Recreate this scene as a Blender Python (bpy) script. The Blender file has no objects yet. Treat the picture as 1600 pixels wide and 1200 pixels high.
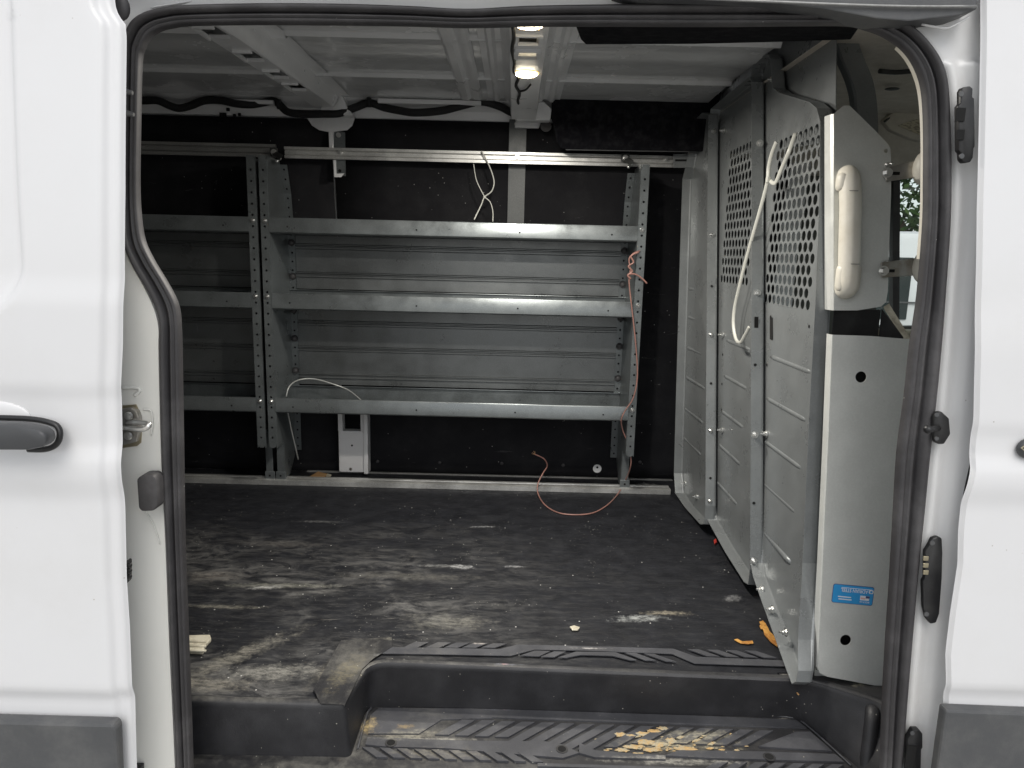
import bpy, bmesh, math, random
from mathutils import Vector, Matrix
random.seed(7)
S = bpy.context.scene
COL = S.collection
PI = math.pi

# ------------------------------------------------------------------ camera
PITCH, ROLL = math.radians(10.2), math.radians(1.4)
FPX = 1109.0                              # focal length in pixels of a 1600 px wide frame
CAM = Vector((0.0, -1.17, 0.89))
_fw = Vector((0, math.cos(PITCH), -math.sin(PITCH)))
_rt0 = Vector((1, 0, 0)); _up0 = _rt0.cross(_fw)
_rt = _rt0 * math.cos(ROLL) + _up0 * math.sin(ROLL)
_up = -_rt0 * math.sin(ROLL) + _up0 * math.cos(ROLL)
cam = bpy.data.cameras.new('camera')
cam.sensor_fit = 'HORIZONTAL'; cam.sensor_width = 36.0; cam.lens = 36.0 * FPX / 1600
cam.clip_start = 0.02; cam.clip_end = 400
co = bpy.data.objects.new('camera', cam); COL.objects.link(co)
m3 = Matrix((_rt, _up, -_fw)).transposed()
co.matrix_world = Matrix.Translation(CAM) @ m3.to_4x4()
S.camera = co

# ------------------------------------------------------------------ world, sun, exposure
SUN_EL, SUN_AZ = math.radians(50), math.radians(178)
w = bpy.data.worlds.new('World'); S.world = w; w.use_nodes = True
wn = w.node_tree.nodes; wn.clear()
sky = wn.new('ShaderNodeTexSky'); sky.sky_type = 'NISHITA'; sky.sun_disc = False
sky.sun_elevation = SUN_EL; sky.sun_rotation = SUN_AZ
sky.air_density = 1.0; sky.dust_density = 1.5; sky.ozone_density = 1.0
hs = wn.new('ShaderNodeHueSaturation'); hs.inputs['Saturation'].default_value = 0.25
bg = wn.new('ShaderNodeBackground'); bg.inputs[1].default_value = 0.10
wo = wn.new('ShaderNodeOutputWorld')
w.node_tree.links.new(sky.outputs[0], hs.inputs['Color'])
w.node_tree.links.new(hs.outputs[0], bg.inputs[0])
w.node_tree.links.new(bg.outputs[0], wo.inputs[0])
sl = bpy.data.lights.new('sun', 'SUN'); sl.energy = 0.8; sl.angle = math.radians(40)
sl.color = (1.0, 0.97, 0.92)
so = bpy.data.objects.new('sun', sl); COL.objects.link(so)
_sd = Vector((math.sin(SUN_AZ) * math.cos(SUN_EL), math.cos(SUN_AZ) * math.cos(SUN_EL), math.sin(SUN_EL)))
so.rotation_euler = _sd.to_track_quat('Z', 'Y').to_euler()
S.view_settings.view_transform = 'Standard'; S.view_settings.look = 'None'
S.view_settings.exposure = 0.76; S.view_settings.gamma = 1.0
S.view_settings.use_curve_mapping = False

# ------------------------------------------------------------------ measuring from the photograph
def un(px, py, X=None, Y=None, Z=None):
    """point on the real plane X=, Y= or Z= seen at a pixel of the 1600x1200 photograph"""
    d = _rt * ((px - 800) / FPX) + _up * ((600 - py) / FPX) + _fw
    if X is not None: t = (X - CAM.x) / d.x
    elif Y is not None: t = (Y - CAM.y) / d.y
    else: t = (Z - CAM.z) / d.z
    return CAM + d * t

# ------------------------------------------------------------------ materials
class NT:
    def __init__(s, name):
        s.m = bpy.data.materials.new(name); s.m.use_nodes = True
        s.t = s.m.node_tree; s.n = s.t.nodes; s.n.clear()
        s.out = s.n.new('ShaderNodeOutputMaterial')
        s.p = s.n.new('ShaderNodeBsdfPrincipled')
        s.t.links.new(s.p.outputs[0], s.out.inputs[0])
        s.tc = s.n.new('ShaderNodeTexCoord')
    def link(s, a, b): s.t.links.new(a, b)
    def mapping(s, scale=(1, 1, 1), loc=(0, 0, 0), rot=(0, 0, 0)):
        k = s.n.new('ShaderNodeMapping'); k.inputs['Scale'].default_value = scale
        k.inputs['Location'].default_value = loc; k.inputs['Rotation'].default_value = rot
        s.link(s.tc.outputs['Object'], k.inputs[0]); return k.outputs[0]
    def noise(s, sc, det=4, rough=.6, vec=None, dist=0):
        k = s.n.new('ShaderNodeTexNoise'); k.inputs['Scale'].default_value = sc
        k.inputs['Detail'].default_value = det; k.inputs['Roughness'].default_value = rough
        k.inputs['Distortion'].default_value = dist
        s.link(vec if vec is not None else s.tc.outputs['Object'], k.inputs['Vector']); return k.outputs[0]
    def voro(s, sc, vec=None, feature='F1', rnd=1.0):
        k = s.n.new('ShaderNodeTexVoronoi'); k.inputs['Scale'].default_value = sc; k.feature = feature
        k.inputs['Randomness'].default_value = rnd
        s.link(vec if vec is not None else s.tc.outputs['Object'], k.inputs['Vector']); return k.outputs[0]
    def ramp(s, f, a, b, va=0.0, vb=1.0):
        k = s.n.new('ShaderNodeMapRange'); k.interpolation_type = 'SMOOTHSTEP'
        k.inputs[1].default_value = a; k.inputs[2].default_value = b
        k.inputs[3].default_value = va; k.inputs[4].default_value = vb
        s.link(f, k.inputs[0]); return k.outputs[0]
    def math(s, op, a, b=None):
        k = s.n.new('ShaderNodeMath'); k.operation = op
        for i, v in enumerate((a, b)):
            if v is None: continue
            if isinstance(v, (int, float)): k.inputs[i].default_value = v
            else: s.link(v, k.inputs[i])
        return k.outputs[0]
    def mul(s, a, b): return s.math('MULTIPLY', a, b)
    def mx(s, a, b): return s.math('MAXIMUM', a, b)
    def mix(s, f, a, b):
        k = s.n.new('ShaderNodeMix'); k.data_type = 'RGBA'; k.clamp_factor = True
        if isinstance(f, (int, float)): k.inputs[0].default_value = f
        else: s.link(f, k.inputs[0])
        for i, v in ((6, a), (7, b)):
            if isinstance(v, tuple): k.inputs[i].default_value = (v[0], v[1], v[2], 1)
            else: s.link(v, k.inputs[i])
        return k.outputs[2]
    def bump(s, h, st=.3, d=.002):
        k = s.n.new('ShaderNodeBump'); k.inputs['Strength'].default_value = st
        k.inputs['Distance'].default_value = d; s.link(h, k.inputs['Height'])
        s.link(k.outputs[0], s.p.inputs['Normal']); return k
    def blob(s, x, y, rx, ry, ang=0, ns=25, amp=.9, axes='XY'):
        """a ragged stain of its own shape round a world point on the floor"""
        sp = s.n.new('ShaderNodeMapping'); sp.vector_type = 'TEXTURE'
        sp.inputs['Location'].default_value = (x, y, 0) if axes == 'XY' else ((x, 0, y) if axes == 'XZ' else (0, x, y))
        sp.inputs['Rotation'].default_value = (0, 0, ang) if axes == 'XY' else (0, ang, 0)
        sp.inputs['Scale'].default_value = (rx, ry, 1e4) if axes == 'XY' else ((rx, 1e4, ry) if axes == 'XZ' else (1e4, rx, ry))
        s.link(s.tc.outputs['Object'], sp.inputs[0])
        ln = s.n.new('ShaderNodeVectorMath'); ln.operation = 'LENGTH'; s.link(sp.outputs[0], ln.inputs[0])
        nz = s.noise(ns, 6, .75)
        d = s.math('ADD', ln.outputs['Value'], s.mul(s.math('SUBTRACT', nz, .5), 3.0 * amp))
        if not hasattr(s, 'grain'): s.grain = s.ramp(s.noise(75, 8, .8, s.mapping((.6, 1.6, 1))), .38, .60, .12, 1)
        return s.mul(s.ramp(d, .15, 1.1, 1.0, 0.0), s.grain)
    def set(s, col=None, rough=None, metal=None, coat=None, spec=None):
        if col is not None:
            if isinstance(col, tuple): s.p.inputs['Base Color'].default_value = (*col, 1)
            else: s.link(col, s.p.inputs['Base Color'])
        if rough is not None:
            if isinstance(rough, (int, float)): s.p.inputs['Roughness'].default_value = rough
            else: s.link(rough, s.p.inputs['Roughness'])
        if metal is not None: s.p.inputs['Metallic'].default_value = metal
        if coat is not None: s.p.inputs['Coat Weight'].default_value = coat; s.p.inputs['Coat Roughness'].default_value = .08
        if spec is not None: s.p.inputs['Specular IOR Level'].default_value = spec
        return s.m

def paint(name, col, dirt=(.45, .42, .36), amt=.12, rough=.32, coat=.5, wave=0.0):
    k = NT(name)
    d = k.mul(k.ramp(k.noise(2.3, 8, .7), .45, .8), amt)
    sp = k.ramp(k.voro(38), .03, .06, .6, 0)
    sp = k.mul(sp, k.ramp(k.noise(5, 2), .52, .62))
    c = k.mix(d, col, dirt); c = k.mix(sp, c, (.25, .2, .15))
    k.set(c, k.ramp(k.noise(6, 4), .3, .7, rough - .06, rough + .1), 0, coat)
    if wave: k.bump(k.noise(5, 3, .5, dist=.6), wave, .03)
    else: k.bump(k.noise(420, 2), .04, .0006)
    return k.m

def greymetal(name, col, rough=.42, metal=.35, spots=.5, scratch=.5, mott=1.0):
    """hammertone powder coat: speckle, dull patches, chips and drag marks"""
    k = NT(name)
    v = k.noise(9, 6, .65)
    c = k.mix(k.ramp(v, .35, .7), tuple(x * (1 - .14 * mott) for x in col), tuple(min(1, x * (1 + .12 * mott)) for x in col))
    fine = k.noise(240, 2, .5)
    c = k.mix(k.ramp(fine, .45, .62, 0, .22 * mott), c, tuple(x * 1.5 for x in col))
    if scratch:
        a = k.ramp(k.noise(60, 5, .75, k.mapping((1, 1, .13))), .66, .70)
        a = k.mul(a, k.ramp(k.noise(4, 3), .52, .64))
        c = k.mix(k.mul(a, scratch), c, (.62, .62, .6))
    if spots:
        b = k.mul(k.ramp(k.voro(55), .05, .09, 1, 0), k.ramp(k.noise(7, 3), .53, .6))
        c = k.mix(k.mul(b, spots), c, (.05, .045, .04))
    k.set(c, k.ramp(v, .3, .75, rough - .08, rough + .12), metal)
    k.bump(k.noise(160, 3, .6), .10 * mott, .0012)
    return k.m

M = {}
M['white'] = paint('white_body_paint', (.72, .72, .725), amt=.16, rough=.40, coat=.3)
M['cream'] = paint('unpolished_white_pillar_paint', (.82, .82, .78), amt=.22, rough=.42, coat=.15)
M['pillar'] = paint('white_pillar_paint', (.76, .76, .755), amt=.25, rough=.35, coat=.3)
M['sill'] = paint('sill_paint', (.7, .69, .65), amt=.4, rough=.5, coat=0)
M['roofpaint'] = paint('interior_roof_paint', (.74, .75, .755), dirt=(.3, .29, .26), amt=.35, rough=.20, coat=.6, wave=.30)
M['beam'] = paint('roof_beam_paint', (.78, .785, .79), dirt=(.3, .29, .27), amt=.35, rough=.33, coat=.15, wave=.10)
M['grey'] = greymetal('shelf_grey_coat', (.178, .194, .198), .34, .6, .25, .3)
M['greyback'] = greymetal('shelf_back_coat', (.168, .178, .180), .34, .65, .55, .4)
M['part'] = greymetal('partition_grey_coat', (.245, .258, .26), .32, .35, .45, .8, mott=.5)
M['wing'] = greymetal('lit_partition_grey_coat', (.62, .63, .60), .40, .2, .1, .2, mott=.35)  # same grey as the partition, lightened to put door light into the colour
M['strap'] = greymetal('dark_strap_coat', (.10, .105, .105), .5, .2, .2, .3)
M['alu'] = greymetal('aluminium_rail', (.62, .62, .60), .38, .75, .4, .3)
M['dullalu'] = greymetal('dull_aluminium_rail', (.30, .30, .29), .45, .6, .5, .3)
k = NT('zinc'); M['zinc'] = k.set((.75, .75, .73), .28, .95)
k = NT('steel'); M['steel'] = k.set(k.mix(k.ramp(k.noise(30, 5), .4, .7), (.45, .44, .42), (.3, .27, .22)), .35, .85)
k = NT('dark_hole'); M['hole'] = k.set((.004, .004, .004), .9)

k = NT('rubber_seal')
c = k.mix(k.ramp(k.noise(8, 7, .7), .4, .75), (.040, .038, .040), (.085, .082, .084))
c = k.mix(k.mul(k.ramp(k.voro(45), .04, .07, 1, 0), k.ramp(k.noise(11, 3), .55, .6)), c, (.5, .5, .47))
k.set(c, .52); k.bump(k.noise(300, 3), .12, .001); M['rubber'] = k.m
k = NT('black_plastic')
k.set(k.mix(k.ramp(k.noise(14, 5), .4, .7), (.010, .010, .011), (.028, .028, .028)), .42); k.bump(k.noise(350, 2), .1, .0006); M['plastic'] = k.m
k = NT('grey_cladding')
k.set(k.mix(k.ramp(k.noise(9, 6, .7), .4, .75), (.075, .077, .08), (.12, .12, .118)), .5); k.bump(k.noise(500, 2), .25, .0008); M['clad'] = k.m
k = NT('handle_plastic')
k.set((.06, .062, .065), .42); k.bump(k.noise(600, 2), .2, .0006); M['handle'] = k.m

# black wall lining: felt-like board with light scuffs
k = NT('black_wall_board')
c = k.mix(k.ramp(k.noise(5, 6, .7), .4, .8), (.008, .008, .010), (.020, .020, .022))
sc = k.ramp(k.noise(22, 8, .8, k.mapping((.25, 1, 1.4)), 1.5), .62, .70)
c = k.mix(k.mul(sc, .22), c, (.3, .3, .3))
fl = k.mul(k.ramp(k.voro(42), .05, .09, 1, 0), k.ramp(k.noise(6, 4, .7), .51, .58))
c = k.mix(k.mul(fl, .6), c, (.55, .55, .53))
k.set(c, .8, spec=.25); k.bump(k.noise(260, 4, .7), .35, .0015); M['board'] = k.m
k = NT('black_felt')
k.set(k.mix(k.ramp(k.noise(40, 4), .4, .7), (.007, .007, .009), (.018, .018, .02)), .95, spec=.1); k.bump(k.noise(300, 4, .8), .2, .001); M['felt'] = k.m

# cargo floor: black vinyl mat ground with dust, drag streaks, smears and flecks
k = NT('black_floor_vinyl')
vst = k.mapping((1.0, 2.3, 1), rot=(0, 0, .03))
big = k.noise(1.7, 6, .62, vst, .5)
mid = k.noise(10, 10, .74, vst, 1.2)
pos = k.n.new('ShaderNodeSeparateXYZ'); k.link(k.tc.outputs['Object'], pos.inputs[0])
near = k.ramp(pos.outputs['Y'], 1.2, .55, .05, 1)
left = k.ramp(pos.outputs['X'], .25, -.35, .12, 1)
dust = k.mul(k.mul(k.ramp(big, .42, .60), k.ramp(mid, .40, .68)), k.mul(near, left))
c = k.mix(k.ramp(k.noise(16, 5), .3, .8), (.008, .0085, .011), (.018, .019, .023))
c = k.mix(k.mul(dust, .85), c, (.155, .152, .145))
haze_ = k.mul(k.mul(k.ramp(k.noise(30, 9, .8, k.mapping((.5, 2.2, 1), loc=(7, 2, 0))), .46, .66), near), k.ramp(pos.outputs['X'], .7, -.3, .25, 1))
c = k.mix(k.mul(haze_, .16), c, (.20, .195, .18))
stre = k.ramp(k.noise(12, 9, .78, k.mapping((.55, 3.4, 1), loc=(3, 1, 0)), .8), .60, .70)
c = k.mix(k.mul(k.mul(k.mul(stre, near), left), .38), c, (.33, .31, .27))
for (px, py, rx, ry, an, ns, st, cl) in (
    (722, 886, .045, .016, 0, 60, .8, (.5, .5, .5)), (690, 884, .10, .014, 0, 60, .4, (.4, .4, .38)),
    (800, 885, .04, .010, 0, 60, .5, (.5, .5, .5)), (1000, 966, .075, .020, .1, 50, .75, (.42, .44, .42)),
    (1042, 958, .07, .014, 0, 60, .6, (.45, .38, .24)), (700, 972, .12, .05, 0, 28, .40, (.34, .32, .25)),
    (440, 915, .20, .018, .04, 40, .5, (.36, .35, .27)), (415, 918, .05, .014, .2, 50, .7, (.55, .54, .5)),
    (350, 948, .12, .012, 0, 45, .55, (.36, .33, .24)), (360, 1030, .03, .20, -.72, 40, .6, (.36, .33, .25)),
    (430, 1050, .12, .035, .1, 30, .6, (.42, .40, .33)), (330, 1070, .10, .03, 0, 35, .55, (.4, .36, .27)),
    (520, 1040, .022, .10, -.45, 36, .5, (.25, .22, .15)), (440, 850, .16, .03, 0, 30, .22, (.33, .29, .24)),
    (330, 900, .10, .04, 0, 30, .35, (.33, .28, .22)), (640, 900, .24, .03, 0, 24, .25, (.3, .28, .22)),
    (755, 823, .05, .008, .1, 60, .5, (.5, .5, .5)), (1145, 935, .03, .02, .5, 60, .45, (.5, .5, .5)),
    (500, 815, .10, .012, 0, 60, .25, (.4, .4, .38)), (1075, 770, .06, .03, -.9, 90, .7, (.5, .5, .47)),
    (330, 742, .10, .018, 0, 70, .8, (.5, .5, .47)), (1010, 757, .05, .015, 0, 70, .7, (.4, .4, .38)),
    (820, 742, .4, .008, 0, 70, .5, (.5, .5, .5)), (470, 745, .2, .02, 0, 90, .5, (.4, .39, .36))):
    p = un(px, py, Z=0); g_ = sum(cl) / 3; cl = tuple(g_ + (v - g_) * .65 for v in cl)
    c = k.mix(k.mul(k.blob(p.x, p.y, rx, ry, an, ns), st), c, cl)
fl = k.mul(k.ramp(k.voro(36), .04, .085, 1, 0), k.ramp(k.noise(9, 5, .7), .48, .56))
c = k.mix(fl, c, (.6, .59, .56))
fl = k.mul(k.ramp(k.voro(80), .06, .12, 1, 0), k.ramp(k.noise(5, 5, .7, k.mapping(loc=(4, 4, 0))), .5, .6))
c = k.mix(k.mul(fl, .7), c, (.42, .41, .37))
k.set(c, k.ramp(mid, .3, .7, .50, .8), spec=.28); k.bump(k.noise(130, 5, .7), .35, .0015); M['floor'] = k.m

# step liner: moulded black plastic, dusty on top
def stepmat(name, base, hi, dustamt):
    k = NT(name)
    c = k.mix(k.ramp(k.noise(12, 6), .35, .75), base, hi)
    geo = k.n.new('ShaderNodeNewGeometry'); nz = k.n.new('ShaderNodeSeparateXYZ'); k.link(geo.outputs['Normal'], nz.inputs[0])
    pos = k.n.new('ShaderNodeSeparateXYZ'); k.link(k.tc.outputs['Object'], pos.inputs[0])
    up = k.ramp(nz.outputs['Z'], .5, .95)
    lft = k.ramp(pos.outputs['X'], .25, -.25, .25, 1)
    d = k.mul(k.mul(k.ramp(k.noise(7, 9, .75), .42, .68), k.mul(up, lft)), dustamt)
    c = k.mix(d, c, (.26, .25, .22))
    for (px, py, z, rx, ry, an, ns, st, cl) in (
        (765, 1102, -.11, .07, .012, 0, 50, .9, (.62, .64, .66)), (790, 1106, -.11, .05, .014, 0, 40, .5, (.42, .44, .52)),
        (650, 1098, -.11, .10, .008, 0, 50, .6, (.5, .5, .48)), (640, 1150, -.11, .09, .018, .1, 45, .55, (.45, .42, .33)),
        (632, 1137, -.11, .02, .010, 0, 70, .8, (.35, .26, .13)), (690, 1155, -.11, .10, .006, .03, 60, .6, (.5, .48, .42)),
        (578, 1135, -.11, .02, .030, 0, 70, .7, (.5, .38, .18)), (690, 1180, -.11, .12, .02, 0, 40, .35, (.36, .33, .26)),
        (1060, 1165, -.11, .14, .022, 0, 50, .65, (.42, .38, .27)), (1090, 1150, -.11, .09, .018, 0, 60, .6, (.5, .46, .34)),
        (1060, 1190, -.11, .16, .012, 0, 60, .6, (.5, .48, .42)), (750, 1008, 0, .03, .006, 0, 70, .7, (.55, .5, .45)),
        (920, 1016, 0, .05, .004, 0, 80, .8, (.6, .58, .55)), (790, 1041, -.005, .014, .008, 0, 90, .6, (.55, .35, .35)),
        (540, 1060, -.01, .03, .08, -.2, 40, .5, (.26, .23, .15)), (640, 1002, 0, .09, .008, 0, 50, .5, (.3, .28, .22)),
        (1340, 1082, -.02, .018, .008, .2, 60, .8, (.4, .37, .28)), (1240, 1121, -.11, .05, .004, .2, 60, .6, (.5, .48, .42))):
        p = un(px, py, Z=z)
        c = k.mix(k.mul(k.mul(k.blob(p.x, p.y, rx, ry, an, ns), st), up), c, cl)
    fl = k.mul(k.ramp(k.voro(60), .05, .09, 1, 0), k.ramp(k.noise(9, 4, .7), .50, .57))
    c = k.mix(k.mul(fl, .8), c, (.5, .48, .42))
    sc = k.mul(k.ramp(k.noise(26, 9, .8, None, 3.0), .70, .74), .25)
    c = k.mix(sc, c, (.3, .3, .3))
    k.set(c, .48, spec=.45); k.bump(k.noise(320, 4, .7), .4, .001); return k.m
M['step'] = stepmat('black_step_plastic', (.018, .018, .020), (.034, .034, .037), .45)
M['pad'] = stepmat('worn_step_pad_plastic', (.050, .051, .057), (.085, .086, .094), .25)

k = NT('beige_headliner'); k.set(k.mix(k.ramp(k.noise(30, 4), .4, .7), (.60, .55, .47), (.68, .63, .55)), .9); k.bump(k.noise(400, 3), .3, .001); M['beige'] = k.m
k = NT('beige_plastic'); k.set(k.mix(k.ramp(k.noise(9, 6, .7), .4, .75), (.68, .65, .57), (.57, .53, .44)), .45); M['beigep'] = k.m
k = NT('cab_floor_grey'); k.set((.34, .33, .31), .8); M['cabfloor'] = k.m
k = NT('dark_trim'); k.set((.05, .052, .05), .6); M['trim'] = k.m
k = NT('grey_green_trim'); k.set((.10, .105, .095), .7); M['ggtrim'] = k.m
k = NT('seat_fabric'); k.set(k.mix(k.ramp(k.noise(90, 3), .4, .6), (.10, .10, .105), (.17, .17, .175)), .9); k.bump(k.noise(500, 3), .4, .001); M['fabric'] = k.m
k = NT('cable_black'); k.set((.012, .012, .013), .7); k.bump(k.noise(180, 4), .6, .002); M['cable'] = k.m
k = NT('pink_wire'); k.set(k.mix(k.ramp(k.noise(20, 4), .4, .7), (.33, .17, .14), (.24, .13, .11)), .45); M['wire'] = k.m
k = NT('copper'); k.set((.7, .45, .25), .35, .9); M['copper'] = k.m
k = NT('nylon'); k.set((.58, .58, .53), .4); M['nylon'] = k.m
k = NT('thin_grey_wire'); k.set((.45, .46, .44), .4, .2); M['gwire'] = k.m
k = NT('cardboard'); k.set(k.mix(k.ramp(k.noise(60, 3, .6, k.mapping((.2, 2, 1))), .4, .6), (.52, .32, .15), (.38, .21, .08)), .8); M['card'] = k.m
k = NT('orange_flake'); k.set(k.mix(k.ramp(k.noise(30, 6, .7), .4, .6), (.60, .32, .08), (.34, .14, .03)), .5); k.bump(k.noise(60, 4), .5, .003); M['orange'] = k.m
k = NT('crumbly_foam'); k.set(k.mix(k.ramp(k.noise(45, 8, .8), .42, .58), (.55, .36, .15), (.42, .38, .27)), .85); k.bump(k.noise(110, 6, .8), .9, .005); M['foam'] = k.m
k = NT('off_white_plastic'); k.set(k.mix(k.ramp(k.noise(30, 6, .7), .4, .65), (.62, .58, .46), (.4, .36, .27)), .55); M['offw'] = k.m
k = NT('red_bit'); k.set((.45, .04, .03), .5); M['red'] = k.m
k = NT('sticker_blue'); k.set((.045, .34, .72), .3, coat=.3); M['blue'] = k.m
k = NT('sticker_white'); k.set((.8, .82, .85), .4); M['swhite'] = k.m
k = NT('sticker_navy'); k.set((.08, .09, .22), .4); M['navy'] = k.m
k = NT('sticker_pink'); k.set((.75, .45, .42), .4); M['sred'] = k.m
k = NT('gold'); k.set((.45, .40, .28), .35, .8); M['gold'] = k.m
k = NT('reflector'); k.set((.35, .35, .33), .2, .9); M['mirror'] = k.m
k = NT('concrete'); k.set(k.mix(k.ramp(k.noise(60, 8, .8), .4, .65), (.34, .335, .32), (.46, .45, .43)), .9); k.bump(k.noise(200, 5, .8), .6, .004); M['ground'] = k.m  # unseen ground, made pale as concrete to bounce light into the van
k = NT('leaves'); k.set(k.mix(k.ramp(k.noise(3, 4), .4, .65), (.05, .10, .03), (.10, .17, .05)), .6); M['leaf'] = k.m
k = NT('bark'); k.set((.12, .09, .06), .9); M['bark'] = k.m
k = NT('tyre'); k.set((.02, .02, .02), .8); M['tyre'] = k.m
k = NT('label_paper'); k.set(k.mix(k.ramp(k.noise(80, 2, .5, k.mapping((1, 3, 3))), .52, .56), (.62, .56, .42), (.35, .30, .22)), .5); M['label'] = k.m
k = NT('glass'); k.n.remove(k.p)
tr = k.n.new('ShaderNodeBsdfTransparent'); tr.inputs[0].default_value = (.86, .93, .90, 1)
gl = k.n.new('ShaderNodeBsdfGlossy'); gl.inputs['Roughness'].default_value = .03
fr = k.n.new('ShaderNodeFresnel'); fr.inputs[0].default_value = 1.45
ms = k.n.new('ShaderNodeMixShader'); k.link(fr.outputs[0], ms.inputs[0]); k.link(tr.outputs[0], ms.inputs[1]); k.link(gl.outputs[0], ms.inputs[2]); k.link(ms.outputs[0], k.out.inputs[0])
M['glass'] = k.m
k = NT('dark_glass'); k.set((.02, .03, .03), .05); M['dglass'] = k.m
k = NT('lit_lens')
em = k.ramp(k.noise(160, 2, .5), .35, .65, .75, 1.25)
k.set((.9, .88, .8), .2); k.p.inputs['Emission Color'].default_value = (1, .90, .68, 1)
k.link(k.mul(em, 9.0), k.p.inputs['Emission Strength']); M['lens'] = k.m
k = NT('amber_lens_edge'); k.set((.6, .35, .1), .25); k.p.inputs['Emission Color'].default_value = (1, .6, .2, 1); k.p.inputs['Emission Strength'].default_value = 1.0; M['lensedge'] = k.m

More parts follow.
